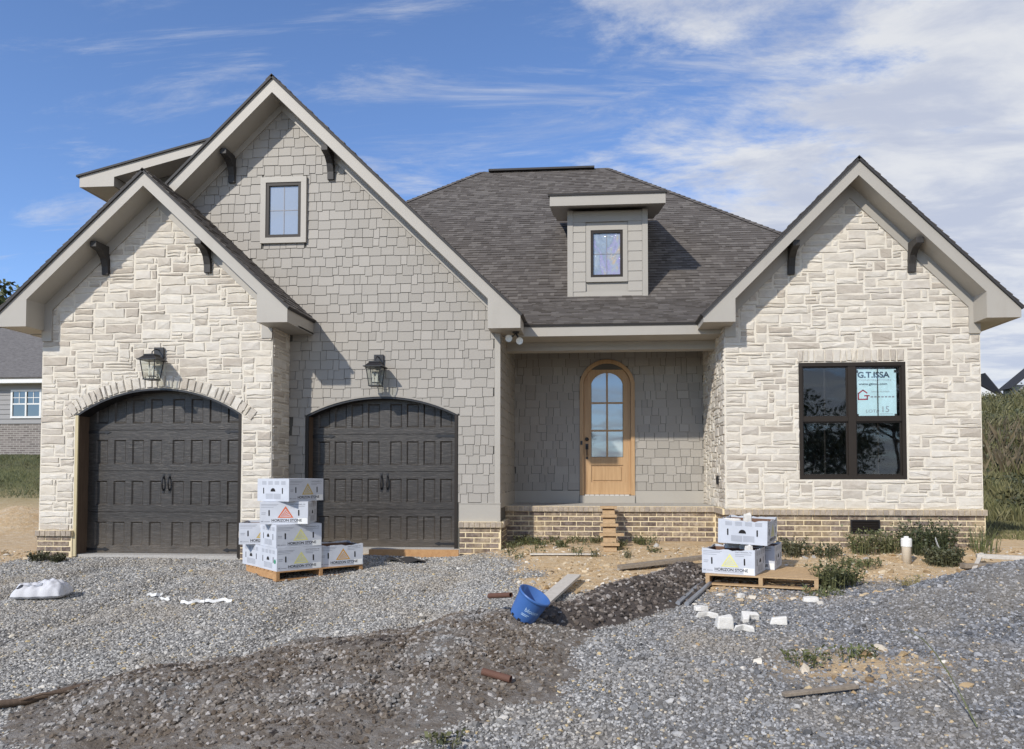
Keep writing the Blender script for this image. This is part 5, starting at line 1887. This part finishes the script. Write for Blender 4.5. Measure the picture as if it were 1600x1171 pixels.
M['pale_board'] = m_wood('whitewashed_board', (0.50, 0.45, 0.38), (0.66, 0.61, 0.53), (20, 20, 20), .8)
board('board', gp(-.50, 7.2, .06), gp(-.20, 8.75, .06), .16, .03, 'pale_board', 'pale board leaning on the heap behind the blue pot', 'board')
board('timber', gp(.35, 9.35, .02), gp(1.75, 9.85, .10), .14, .045, 'grey_wood', 'long weathered timber lying behind the heap near the pine pallet', 'timber')
board('timber', gp(.9, 9.0, .015), gp(1.55, 9.45, .05), .11, .04, 'grey_wood', 'short dark timber against the back of the near carton', 'timber', roll=18)
for i in range(3):
    m_ = MB().tube([(0, 0, 0), (1.15, 0, 0)], .024, 10).build('metal_pipe', m_plain('galvanised_steel', (.33, .34, .36), .45, .5) if i == 0 else bpy.data.materials['galvanised_steel'])
    p0, p1 = Vector(gp(.78 + .085 * i, 7.55 - .02 * i, .03)), Vector(gp(1.17 + .085 * i, 8.62 - .03 * i, .035))
    m_.location = p0; m_.rotation_euler = (p1 - p0).to_track_quat('X', 'Z').to_euler()
    tag(m_, ['grey metal pipe lying nearest the dark heap', 'middle grey metal pipe of the three beside the pallet', 'grey metal pipe of the three closest to the pine pallet'][i], 'pipe', 'metal pipes beside the heap')
board('plank', gp(1.22, 4.86, .02), gp(1.72, 4.98, .022), .05, .022, 'grey_wood', 'thin weathered stick lying on the gravel at the front', 'plank')
board('plank', gp(4.62, 9.62, .02), gp(5.75, 9.75, .04), .12, .05, 'grey_wood', 'rough plank lying on the soil below the window', 'plank')
board('plank', gp(4.95, 9.95, .09), gp(5.95, 9.62, .10), .13, .05, 'pale_board', 'pale plank propped across another at the right end of the soil', 'plank')
board('plank', gp(4.7, 9.5, .03), gp(5.05, 10.02, .12), .05, .02, 'pale_board', 'thin pale lath crossing the planks on the soil', 'plank')
board('plank', gp(-.85, 10.25, .02), gp(.08, 10.2, .02), .07, .02, 'pale_board', 'thin pale lath lying in the grass before the porch', 'plank')
M['rust'] = m_plain('rusty_iron', (.12, .055, .035), .8)
for i, (a, b, lab) in enumerate((((-1.0, 7.22, .17), (-.76, 6.98, .22), 'rusty pipe end beside the rim of the blue pot'), ((-.74, 5.02, .10), (-.54, 4.95, .075), 'short rusty pipe lying below the heap'))):
    p0, p1 = Vector((a[0], a[1], hz(a[0], a[1]) + a[2])), Vector((b[0], b[1], hz(b[0], b[1]) + b[2]))
    d = (p1 - p0).normalized()
    mb = MB(); seg = 16; L0 = (p1 - p0).length
    rot = d.to_track_quat('Z', 'Y').to_matrix()
    mb.lathe([(.001, .01), (.018, .01), (.020, 0), (.025, 0), (.025, L0), (.019, L0), (.019, L0 - .08), (.001, L0 - .08)], p0, seg, rot)
    tag(mb.build('rusty_pipe', 'rust', None, smooth=False), lab, 'pipe')
mb = MB().tube([gp(-4.3, 4.25, .03), gp(-3.95, 4.42, .05), gp(-3.7, 4.62, .03), gp(-3.5, 4.86, .05), gp(-3.25, 5.0, .03)], .032, 8, .018)
mb.tube([gp(-3.75, 4.58, .04), gp(-3.6, 4.62, .08), gp(-3.45, 4.72, .06)], .012, 6, .006)
tag(mb.build('fallen_branch', 'jamb', None, smooth=True), 'bare brown branch lying on the gravel at the left edge', 'branch')
mb = MB()
vs = []
for i in range(8):
    for j in range(4):
        x, y = -2.95 + i * .08, 10.42 + j * .09 + .03 * math.sin(i)
        vs.append((x, y, hz(x, y) + .03 + .025 * math.sin(i * 1.3 + j)))
mb.add(vs, [(j + i * 4, j + i * 4 + 1, j + i * 4 + 5, j + i * 4 + 4)[::-1] for i in range(7) for j in range(3)])
o = mb.build('shingle_scrap', 'deck'); md = o.modifiers.new('thick', 'SOLIDIFY'); md.thickness = .006
tag(o, 'crumpled black roofing scrap on the gravel before the inner garage door', 'scrap')

# makeshift steps up to the porch
st = empty('porch_steps', (0.27, 10.9, hz(.27, 10.9)))
tag(st, 'narrow makeshift wooden steps leaning on the porch edge', 'steps')
sz0 = hz(.27, 10.75)
p0, p1 = Vector((0, -.32, -.04)), Vector((0, .80, .575 - hz(.27, 10.9)))
d = p1 - p0; ang = math.atan2(d.z, d.y)
MB().obox((p0 + p1) / 2, .19, d.length, .035, Matrix.Rotation(ang, 3, 'X')).build('plank', 'pine', st, bevel=.003)
for k, w in enumerate((.27, .36, .27, .24, .26)):
    c_ = p0.lerp(p1, .12 + k * .205)
    MB().box(c_.x - w / 2 + (.03 if k == 1 else 0), c_.x + w / 2 + (.03 if k == 1 else 0), c_.y - .10, c_.y + .03, c_.z + .01, c_.z + .05).build('tread', 'pine', st, bevel=.004)

# capped waste pipe and curl of plastic
pv = empty('waste_pipe_stub', (4.09, 9.97, hz(4.09, 9.97) - .02))
tag(pv, 'white capped plastic pipe standing out of the soil below the window', 'pipe')
MB().lathe([(.001, 0), (.058, 0), (.058, .30)], (0, 0, 0), 24).build('pipe', 'dirty_white', pv, smooth=True)
MB().lathe([(.060, .235), (.066, .24), (.066, .33), (.060, .345), (.030, .346), (.030, .37), (.001, .37)], (0, 0, 0), 24).build('cap', 'white', pv)
mb = MB()
pts = [(4.60 + .07 * (1 - math.cos(a)), 10.3, hz(4.6, 10.3) + .14 - .16 * math.sin(a - 1.2)) for a in [i * .3 for i in range(9)]]
for k in range(8):
    a, b = Vector(pts[k]), Vector(pts[k + 1]); w = Vector((0, .02 * math.sin(.4 + k * .32), 0)); h_ = Vector((.004, 0, 0))
    mb.add([a - w, b - w, b + w, a + w, a - w + h_, b - w + h_, b + w + h_, a + w + h_], [(0, 1, 2, 3), (7, 6, 5, 4), (0, 4, 5, 1), (3, 2, 6, 7)])
tag(mb.build('plastic_curl', 'white'), 'curled white strip of plastic sticking up among the weeds', 'strip')


# ---- heap of muddy rubble across the foreground
def seg_d(x, y, pts):
    best = np.full(np.shape(x), 9.0); tb = np.zeros(np.shape(x))
    n = len(pts) - 1
    for i in range(n):
        (ax, ay), (bx_, by_) = pts[i], pts[i + 1]
        t_ = np.clip(((x - ax) * (bx_ - ax) + (y - ay) * (by_ - ay)) / ((bx_ - ax) ** 2 + (by_ - ay) ** 2), 0, 1)
        d = np.hypot(x - ax - t_ * (bx_ - ax), y - ay - t_ * (by_ - ay))
        m_ = d < best
        best = np.where(m_, d, best); tb = np.where(m_, (i + t_) / n, tb)
    return best, tb


def heap(name, pts, width, height, xs, ys, mat, dens, smin, smax, seed, label, stmat):
    def zf(x, y):
        d, t_ = seg_d(x + .12 * rough(x * 4, y * 4), y + .12 * rough(x * 4 + 5, y * 4), pts)
        w = width * (.55 + .45 * np.sin(np.pi * np.clip(t_ * .86 + .08, 0, 1)))
        b = np.exp(-(d / w) ** 2 * 1.6)
        return hgt(x, y) - .035 + height * b * (1 + .35 * rough(x * 5, y * 5) + .25 * rough(x * 11, y * 11)) + .012 * rough(x * 19, y * 19)
    def wf(x, y): return np.clip((zf(x, y) - hgt(x, y)) * 12, 0, 1)
    me = grid_mesh(name, xs, ys, zf, {'gravel': wf})
    me.materials.append(mat)
    o = bpy.data.objects.new(name, me); COL.objects.link(o)
    tag(o, label, 'heap')
    e = scatter('rubble', grid_mesh('rubble', xs[::2], ys[::2], zf, {'gravel': wf}), stmat, 'gravel', dens, smin, smax, seed)
    tag(e, 'crumbs and stones over the ' + label, 'rubble', kind='stuff')
    return o


t = NT('muddy_soil')
p = t.wpos()
c = t.mix(t.noise(p, 2.1, 7, .65, .5), (0.115, 0.083, 0.058), (0.235, 0.198, 0.155))
c = t.mix(t.ramp(t.noise(p, 11, 6, .7), [(.42, (0, 0, 0)), (.68, (1, 1, 1))]), c, (0.30, 0.275, 0.245))
t.set(Base_Color=c, Roughness=.95)
t.bump(t.math('ADD', t.noise(p, 14, 7, .7), t.math('MULTIPLY', t.noise(p, 60, 5, .7), .5)), 1.0, .04)
M['mud'] = t.m
t = NT('mud_crumb'); r = t.rnd(False)
mc = t.ramp(r, [(0, (.072, .052, .036)), (.4, (.14, .108, .078)), (.75, (.225, .19, .15)), (1, (.38, .35, .32))])
mg = t.ramp(r, [(0, (.10, .098, .092)), (.5, (.26, .25, .235)), (1, (.44, .42, .39))])
md_ = t.ramp(r, [(0, (.018, .015, .014)), (.6, (.06, .047, .04)), (1, (.16, .14, .12))])
mn = t.noise(t.wpos(), 1.5, 5, .6, .5)
mc = t.mix(t.ramp(mn, [(.50, (0, 0, 0)), (.64, (1, 1, 1))]), mc, mg)
mc = t.mix(t.ramp(mn, [(.34, (1, 1, 1)), (.46, (0, 0, 0))]), mc, md_)
t.set(Base_Color=mc, Roughness=.95)
M['mudcrumb'] = t.m
t = NT('dark_mud')
c = t.mix(t.noise(t.wpos(), 3.1, 7, .65, .5), (0.035, 0.028, 0.024), (0.12, 0.095, 0.078))
t.set(Base_Color=c, Roughness=.9); t.bump(t.noise(t.wpos(), 17, 7, .7), 1.0, .04)
M['darkmud'] = t.m
t = NT('dark_crumb'); r = t.rnd(False)
t.set(Base_Color=t.ramp(r, [(0, (.03, .024, .02)), (.45, (.10, .078, .062)), (.8, (.20, .17, .145)), (1, (.36, .33, .30))]), Roughness=.95)
M['darkcrumb'] = t.m
heap('soil_heap', [(-2.8, 4.75), (-2.0, 5.05), (-1.35, 5.6), (-.9, 6.4)], 1.32, .23, np.arange(-4.8, .8, .05), np.arange(3.1, 8.6, .05), M['mud'], 1500, .010, .042, 6, 'long low heap of brown-grey muddy soil across the front of the drive', M['mudcrumb'])
heap('rubble_heap', [(-.30, 6.75), (.25, 7.5), (.75, 8.3), (1.15, 8.95)], .48, .22, np.arange(-1.3, 2.1, .05), np.arange(5.9, 10.0, .05), M['darkmud'], 800, .015, .06, 7, 'dark heap of rubble between the blue pot and the pine pallet', M['darkcrumb'])


# ---- builder's sign behind the right-hand upper sash
sg_ = empty('window_sign', (0, 0, 0), local=True)
tag(sg_, "pale builder's sign with lot number fixed inside the upper sash of the wing window", 'sign')
sx0, sx1, sz0_, sz1_ = 3.885, 4.465, 1.925, 2.635
M['sign'] = m_plain('pale_cyan_sheet', (0.62, 0.80, 0.82), 0.6)
M['sign_ink'] = m_plain('slate_ink', (0.035, 0.06, 0.09), 0.6)
M['sign_red'] = m_plain('crimson_ink', (0.42, 0.03, 0.06), 0.6)
YS = Y2 + 0.042
MB().box(sx0, sx1, YS, YS + .004, sz0_, sz1_).build('sheet', 'sign', sg_)
fs = FR((0, YS, 0), (1, 0, 0), (0, 0, 1))
text_obj('G.T.ISSA', .118, fs, sx0 + .03, sz1_ - .125, 'sign_ink', sg_, bold=.004, sx=1.06)
text_obj('CONSTRUCTION', .034, fs, sx0 + .04, sz1_ - .175, 'ink_grey', sg_, sx=1.75)
text_obj('www.gtissa.com', .05, fs, sx0 + .045, sz1_ - .235, 'sign_ink', sg_, sx=1.25, bold=.001)
text_obj('OFFICE NUMBER', .03, fs, sx0 + .22, sz1_ - .345, 'ink_grey', sg_, sx=1.2)
print_lines(fs, [(sx0 + .215 + i * .05, sx0 + .25 + i * .05, sz1_ - .42, .020) for i in range(7)]).build('phone_line', 'ink_grey', sg_)
text_obj('LOT#', .062, fs, sx0 + .14, sz0_ + .07, 'ink_grey', sg_, sx=1.25)
text_obj('15', .125, fs, sx0 + .355, sz0_ + .075, 'ink_grey', sg_)
print_lines(fs, [(sx0 + .34, sx0 + .53, sz0_ + .045, .006)]).build('rule', 'ink_grey', sg_)
mb = MB()                                                # house-shaped G
hp = [(.03, -.44), (.03, -.36), (.105, -.305), (.18, -.36)]
def stroke(a, b, w=.018):
    a, b = Vector((sx0 + a[0], YS - .0012, sz1_ + a[1])), Vector((sx0 + b[0], YS - .0012, sz1_ + b[1]))
    d = (b - a).normalized(); n = Vector((-d.z, 0, d.x)) * w / 2
    mb.add([a - n - d * w / 2, b - n + d * w / 2, b + n + d * w / 2, a + n - d * w / 2], [(0, 1, 2, 3)])
for a, b in (((.04, -.44), (.04, -.36)), ((.04, -.36), (.105, -.31)), ((.105, -.31), (.16, -.35)), ((.04, -.445), (.165, -.445)), ((.165, -.445), (.165, -.395)), ((.13, -.393), (.19, -.393))):
    stroke(a, b)
mb.build('logo', 'sign_red', sg_)
for u, v in ((.0, -.045), (.545, -.045), (.0, -.69), (.545, -.69)):
    MB().box(sx0 + u + .005, sx0 + u + .04, YS - .003, YS - .0014, sz1_ + v - .01, sz1_ + v + .03).build('tape', 'ink', sg_)


# ================================================================== plants
def blades(n, h, spread, seed, w=.006, lean=.5, leafy=0):
    rng = random.Random(seed); mb = MB()
    for i in range(n):
        a = rng.uniform(0, 6.283); r_ = spread * rng.random() ** .7
        x, y = r_ * math.cos(a), r_ * math.sin(a)
        hh = h * rng.uniform(.45, 1.0); l = lean * rng.uniform(.2, 1.0) * hh
        da = a + rng.uniform(-.8, .8); dx_, dy_ = math.cos(da), math.sin(da)
        px, py = -dy_ * w * rng.uniform(.6, 1.3), dx_ * w * rng.uniform(.6, 1.3)
        p = [(x, y, -.02), (x + dx_ * l * .3, y + dy_ * l * .3, hh * .55), (x + dx_ * l, y + dy_ * l, hh)]
        mb.add([(p[0][0] - px, p[0][1] - py, p[0][2]), (p[0][0] + px, p[0][1] + py, p[0][2]), (p[1][0] + px, p[1][1] + py, p[1][2]), (p[1][0] - px, p[1][1] - py, p[1][2]), p[2]], [(0, 1, 2, 3), (3, 2, 4)])
        for k in range(leafy):
            f = rng.uniform(.25, 1.0); c = Vector((x + dx_ * l * f * .8, y + dy_ * l * f * .8, hh * f))
            b1 = Vector((rng.uniform(-1, 1), rng.uniform(-1, 1), rng.uniform(-.2, .8))).normalized() * rng.uniform(.022, .060)
            b2 = b1.cross(Vector((rng.uniform(-1, 1), rng.uniform(-1, 1), rng.uniform(-1, 1)))).normalized() * rng.uniform(.006, .016)
            mb.add([c, c + b1 * .5 + b2, c + b1, c + b1 * .5 - b2], [(0, 1, 2, 3)])
    return mb


M['weed'] = m_leaf('weed_green', (0.055, 0.070, 0.022), (0.14, 0.155, 0.055))
M['weed_dark'] = m_leaf('weed_dark_green', (0.030, 0.040, 0.016), (0.075, 0.088, 0.034))
M['straw'] = m_leaf('dry_straw', (0.20, 0.17, 0.06), (0.38, 0.31, 0.15))
M['hill'] = m_leaf('hill_grass', (0.060, 0.070, 0.022), (0.21, 0.20, 0.085))
M['grass'] = m_leaf('grass_green', (0.036, 0.048, 0.014), (0.115, 0.122, 0.042))
weeds = [
    ((2.66, 8.50), 150, .34, .16, 5, 'weed', 'feathery green weed clump at the right end of the pine pallet'),
    ((2.92, 8.75), 90, .24, .18, 4, 'weed', 'low green weed clump behind the pallet end'),
    ((2.75, 10.35), 110, .28, .20, 5, 'weed_dark', 'weed clump growing on the soil behind the pine pallet'),
    ((3.20, 10.30), 70, .20, .22, 5, 'weed_dark', 'dark weed clump under the stone wall beyond the pallet'),
    ((3.75, 10.55), 120, .36, .20, 4, 'weed', 'tall weeds in front of the crawl-space vent'),
    ((4.10, 10.62), 110, .34, .20, 4, 'weed', 'tall weeds between the vent and the capped pipe'),
    ((4.45, 10.55), 170, .46, .17, 6, 'weed_dark', 'tall dark weeds beside the capped pipe'),
    ((4.80, 10.62), 150, .48, .17, 6, 'weed_dark', 'tallest dark weeds below the right edge of the window'),
    ((4.52, 9.92), 220, .24, .20, 7, 'weed_dark', 'dense low dark bush in front of the tall weeds'),
    ((3.40, 9.72), 80, .12, .26, 4, 'weed', 'flat patch of weeds on the soil before the vent'),
    ((5.40, 10.75), 80, .42, .22, 1, 'weed', 'long arching grass at the corner of the wing'),
    ((2.42, 8.02), 50, .12, .20, 2, 'weed', 'sparse grass at the foot of the pallet'),
    ((1.58, 5.62), 40, .10, .16, 2, 'weed', 'small sprig of grass in the gravel behind the stick'),
    ((1.95, 5.72), 36, .09, .18, 2, 'weed', 'flat sprig of grass in the gravel towards the stone pile'),
    ((-.80, 3.98), 26, .07, .10, 2, 'grass', 'small bright green sprout at the bottom edge of the drive'),
    ((-8.05, 10.22), 70, .14, .12, 5, 'weed_dark', 'small weed at the foot of the corner pier'),
    ((-7.72, 10.15), 60, .12, .10, 5, 'weed_dark', 'small weed beside the garage sill'),
    ((3.6, 8.55), 60, .16, .22, 1, 'straw', 'thin dry grass along the top of the stone pile'),
    ((4.5, 8.60), 60, .20, .25, 1, 'straw', 'thin dry stalks behind the crest of the stone pile'),
]
for i, ((x, y), n, h, sp, lf, mt, lab) in enumerate(weeds):
    o = blades(n, h, sp, 100 + i, .004, .6, lf).build('weed_clump', mt)
    o.location = (x, y, hz(x, y)); tag(o, lab, 'weed', 'weeds on the building plot')
# long single stems over the stone pile
for i, (x, y, l, az, lab) in enumerate(((2.15, 4.35, .95, 100, 'long bent grass stem over the gravel at the lower right corner'), (5.2, 8.3, .55, 120, 'single dry stem leaning over the stone pile'))):
    pts = [(x + math.cos(R(az)) * l * f * .75, y + math.sin(R(az)) * l * f * .75, hz(x, y) + .02 + .42 * l * math.sin(f * 1.9)) for f in [k / 6 for k in range(7)]]
    o = MB().tube(pts, .005, 5, .002).build('grass_stem', 'weed'); tag(o, lab, 'stem')
# grass before the porch: one uncountable strip
rng = random.Random(9); mb = MB()
for i in range(46):
    x = rng.uniform(-1.25, 1.0); y = rng.gauss(11.25, .28) if rng.random() < .65 else rng.uniform(10.1, 11.3)
    if abs(x - .27) < .12 or y > 11.78: continue
    m_ = blades(rng.randint(14, 34), rng.uniform(.07, .16), rng.uniform(.07, .16), 300 + i, .004, .8, 1)
    mb.add([(a + x, b + y, c + hz(x, y)) for a, b, c in m_.v], m_.f)
o = mb.build('grass', 'grass'); tag(o, 'thin weedy grass along the foot of the porch wall', 'grass', kind='stuff')
# right-hand hillside: tall rough grass
rng = random.Random(12); mb = MB()
def hill_blades(nb, xr, yr, hh, seed):
    rng = random.Random(seed); mb = MB()
    for i in range(nb):
        y = rng.uniform(*yr); x = y * rng.uniform(*xr)
        z = hz(x, y); h = hh * rng.uniform(.25, 1.3) * (0.55 + 0.9 * abs(math.sin(x * 1.7 + y * .6) * math.cos(y * .8))); w = .003 + .0004 * y
        dx_, dy_ = rng.gauss(0, .26) * h, rng.uniform(-.35, .15) * h
        mb.add([(x - w, y, z - .03), (x + w, y, z - .03), (x + w * .7 + dx_ * .4, y + dy_ * .4, z + h * .6), (x + dx_, y + dy_, z + h)], [(0, 1, 2), (0, 2, 3)])
    return mb
o = hill_blades(22000, (.50, .62), (17.0, 42), .42, 1).build('hillside_grass', 'hill'); tag(o, 'tall rough grass covering the hillside beside the wing', 'grass', kind='stuff')
o = hill_blades(3200, (.50, .62), (12.5, 17), .08, 2).build('lawn_grass', 'hill'); tag(o, 'short grass at the foot of the hillside', 'grass', kind='stuff')
o = hill_blades(1500, (.50, .62), (23.0, 31), .7, 3).build('dry_weeds', m_leaf('brown_weed', (.07, .055, .03), (.17, .13, .075))); tag(o, 'brown dried weeds standing on the hillside', 'weeds', kind='stuff')
o = hill_blades(7000, (-.88, -.76), (18.5, 26), .07, 4).build('slope_grass', 'grass'); tag(o, 'dull grass on the slope below the neighbouring house', 'grass', kind='stuff')


rng = random.Random(21); mb = MB()
for i in range(150):
    y = rng.uniform(17.5, 40); x = y * rng.uniform(.50, .62); r_ = rng.uniform(.15, .5); z = hz(x, y)
    for k in range(70):
        q = Vector((x, y, z + r_ * .7)) + Vector((rng.gauss(0, 1), rng.gauss(0, 1), rng.gauss(0, .9))).normalized() * r_ * rng.random() ** .4
        b1 = Vector((rng.uniform(-1, 1), rng.uniform(-1, 1), rng.uniform(-.5, .8))).normalized() * rng.uniform(.06, .14)
        b2 = b1.cross(Vector((rng.uniform(-1, 1), rng.uniform(-1, 1), rng.uniform(-1, 1)))).normalized() * rng.uniform(.02, .05)
        mb.add([q, q + b1 * .5 + b2, q + b1, q + b1 * .5 - b2], [(0, 1, 2, 3)])
o = mb.build('hillside_shrubbery', 'weed_dark'); tag(o, 'low dark broadleaf growth scattered through the hillside grass', 'shrubbery', kind='stuff')


def tree(name, loc, h, cr, seed, label, leaf, n=2600, trunk_h=.35, lsz=.24, group='trees beyond the plot'):
    rng = random.Random(seed)
    t_ = empty(name, loc); tag(t_, label, 'tree', group)
    mb = MB(); pts = [(0, 0, -.3)]
    for k in range(1, 6): pts.append((rng.uniform(-.12, .12) * k, rng.uniform(-.12, .12) * k, h * .16 * k))
    mb.tube(pts, h * .022, 8, h * .006)
    tips = []
    for k in range(9):
        a = rng.uniform(0, 6.28); z = h * rng.uniform(trunk_h, .72); L = cr * rng.uniform(.6, 1.0)
        e = (math.cos(a) * L, math.sin(a) * L, z + h * rng.uniform(.06, .22))
        mb.tube([(0, 0, z), (e[0] * .5, e[1] * .5, z + (e[2] - z) * .35), e], h * .010, 6, h * .003)
        tips.append(e)
    mb.build('trunk', 'jamb', t_)
    cl = [(Vector(e), cr * rng.uniform(.30, .48)) for e in tips] + [(Vector((rng.uniform(-.5, .5) * cr, rng.uniform(-.5, .5) * cr, h * rng.uniform(trunk_h + .08, 1.0))), cr * rng.uniform(.28, .5)) for _ in range(11)]
    mb = MB()
    for i in range(n):
        c, r_ = rng.choice(cl)
        d = Vector((rng.gauss(0, 1), rng.gauss(0, 1), rng.gauss(0, .8))).normalized() * r_ * rng.random() ** .35
        q = c + d
        b1 = Vector((rng.uniform(-1, 1), rng.uniform(-1, 1), rng.uniform(-.6, .6))).normalized() * lsz * rng.uniform(.5, 1.1)
        b2 = b1.cross(Vector((rng.uniform(-1, 1), rng.uniform(-1, 1), rng.uniform(-1, 1)))).normalized() * lsz * rng.uniform(.25, .5)
        mb.add([q, q + b1 * .5 + b2, q + b1, q + b1 * .5 - b2], [(0, 1, 2, 3)])
    mb.build('crown', leaf, t_)
    return t_


M['leaf'] = m_leaf('tree_leaf', (0.025, 0.045, 0.014), (0.075, 0.10, 0.03))
tree('deciduous_tree', (-33.5, 40, 1.6), 9.7, 4.0, 1, 'dark leafy tree behind the neighbouring roof at the left edge', 'leaf', 9000, .15, .42)
tree('deciduous_tree', (-28.2, 41, 1.6), 7.4, 3.2, 2, 'lower dark tree half hidden behind the left gable', 'leaf', 6000, .15, .42)
tree('deciduous_tree', (12.4, -20.0, -.4), 5.2, 2.4, 3, 'low tree across the street mirrored in the left half of the wing window', 'leaf', group='trees across the street')
tree('deciduous_tree', (17.3, -20.5, -.4), 8.6, 2.3, 4, 'tall tree across the street mirrored in the right half of the wing window', 'leaf', 3600, group='trees across the street')
tree('deciduous_tree', (15.0, -24.0, -.4), 3.6, 2.6, 5, 'bushy low tree between the two others across the street', 'leaf', group='trees across the street')
tree('deciduous_tree', (-1.6, -24.0, -.4), 5.6, 1.7, 6, 'slim tree across the street faintly mirrored in the front door', 'leaf', group='trees across the street')
tree('shrub_tree', (24.2, 43.0, 4.9), 1.1, .7, 7, 'small shrub beside the dark-roofed houses on the hill', 'leaf', 400, .2, .14)

# ================================================================== neighbouring houses
M['siding'] = m_paint('grey_siding', (0.26, 0.255, 0.25), .6)
t = NT('far_brick')
bt = t.new('ShaderNodeTexBrick'); bt.inputs['Scale'].default_value = 1.0
bt.inputs['Brick Width'].default_value = .25; bt.inputs['Row Height'].default_value = .08; bt.inputs['Mortar Size'].default_value = .012
bt.inputs['Color1'].default_value = (.13, .11, .10, 1); bt.inputs['Color2'].default_value = (.24, .21, .19, 1); bt.inputs['Mortar'].default_value = (.34, .32, .29, 1)
gq = t.new('ShaderNodeSeparateXYZ'); t.l.new(t.wpos(), gq.inputs[0])
gc = t.new('ShaderNodeCombineXYZ'); t.l.new(gq.outputs[0], gc.inputs[0]); t.l.new(gq.outputs[2], gc.inputs[1])
t.l.new(gc.outputs[0], bt.inputs['Vector'])
t.set(Base_Color=bt.outputs['Color'], Roughness=.9)
M['nbrick'] = t.m
t = NT('far_shingle')
f = t.noise(t.wpos((4, 4, 22)), 1.6, 4, .8)
t.set(Base_Color=t.mix(t.ramp(f, [(.35, (0, 0, 0)), (.65, (1, 1, 1))]), (.085, .078, .073), (.19, .178, .168)), Roughness=.95)
M['nroof'] = t.m
M['white_trim'] = m_plain('white_trim', (.72, .72, .70), .5)
nb = empty('neighbour_house', (-22, 26, 1.6), local=False)
tag(nb, 'grey-sided neighbouring house with brick base and white double window', 'house')
MB().box(-31, -19.2, 26.0, 34, 1.2, 2.96).build('brick_base', 'nbrick', nb)
z = 2.97
while z < 4.5:                                           # siding boards
    MB().add([(-31, 25.965, z), (-19.2, 25.965, z), (-19.2, 25.99, z + .18), (-31, 25.99, z + .18), (-31, 26.0, z), (-19.2, 26.0, z)], [(0, 1, 2, 3), (4, 5, 1, 0)]).build('siding_board', 'siding', nb)
    z += .18
MB().box(-31, -19.2, 25.995, 34, 2.965, 4.6).build('wall', 'siding', nb)
nw = empty('window'); nw.parent = nb; nw.matrix_parent_inverse = Matrix.Translation((-22, 26, 1.6)).inverted()
frame_bars(-21.72, -20.50, 3.17, 4.24, 25.93, .075, .04, 'white_trim', nw)
MB().box(-21.14, -21.08, 25.925, 25.975, 3.24, 4.17).build('mullion', 'white_trim', nw)
for a, b in ((-21.645, -21.14), (-21.08, -20.575)):
    MB().box(a, b, 25.94, 25.96, 3.68, 3.73).build('meeting_rail', 'white_trim', nw)
    MB().box(a, b, 25.962, 25.968, 3.245, 4.165).build('pane', 'glass_far', nw)
    MB().box((a + b) / 2 - .012, (a + b) / 2 + .012, 25.95, 25.961, 3.73, 4.165).build('muntin', 'white_trim', nw)
    MB().box(a, b, 25.951, 25.960, 3.93, 3.955).build('muntin', 'white_trim', nw)
MB().box(-31, -19.0, 25.55, 25.6, 4.45, 4.66).build('fascia', 'white_trim', nb)
MB().box(-31, -19.0, 25.6, 26.0, 4.46, 4.48).build('soffit', 'white_trim', nb)
def slab(name, pts, parent, mat):
    a, b, c = Vector(pts[0]), Vector(pts[1]), Vector(pts[3])
    fr = FR(a, b - a, c - a)
    poly = [((Vector(p) - a).dot(fr[1]), (Vector(p) - a).dot((fr[3].cross(fr[1])))) for p in pts]
    return MB().prism(poly, (a, fr[1], fr[3].cross(fr[1]), fr[3]), -.06, 0).build(name, mat, parent)
slab('roof', [(-31.3, 25.5, 4.66), (-18.8, 25.5, 4.66), (-18.8, 30.5, 7.3), (-31.3, 30.5, 7.3)], nb, 'nroof')
slab('upper_roof', [(-33, 30.6, 6.1), (-24.6, 30.6, 6.1), (-25.8, 34.5, 8.4), (-33, 34.5, 8.4)], nb, 'nroof')
slab('upper_roof', [(-24.6, 30.6, 6.1), (-24.6, 38, 6.1), (-25.8, 38, 8.4), (-25.8, 34.5, 8.4)], nb, 'nroof')

fh = empty('hilltop_house', (23, 45, 5.4), local=False)
tag(fh, 'white house with a steep dark roof on the hill, seen past the wing', 'house', 'houses on the hill')
M['far_white'] = m_plain('white_wall', (.70, .70, .69), .6)
M['far_roof'] = m_plain('black_shingle', (.028, .028, .032), .9)
MB().prism([(19.5, 4.8), (24.0, 4.8), (24.0, 5.55), (22.3, 6.55), (19.5, 5.9)], front(45.05), -2, 0).build('wall', 'far_white', fh)
slab('roof', [(24.25, 45.0, 5.50), (24.25, 47.4, 5.50), (23.55, 47.4, 7.64), (23.55, 46.2, 7.64)], fh, 'far_roof')
slab('roof', [(22.5, 45.0, 6.55), (24.25, 45.0, 5.50), (23.55, 46.2, 7.64), (20.0, 46.2, 7.60)], fh, 'far_roof')
fh2 = empty('hilltop_house', (27, 46, 5.4), local=False)
tag(fh2, 'grey house with a dark eave on the hill at the right edge', 'house', 'houses on the hill')
MB().box(25.35, 31, 46.4, 47.4, 4.4, 6.45).build('wall', 'siding', fh2)
slab('roof', [(25.05, 46.0, 6.2), (25.05, 47.6, 6.2), (28.5, 47.6, 9.1), (28.5, 46.0, 9.1)][::-1], fh2, 'far_roof')
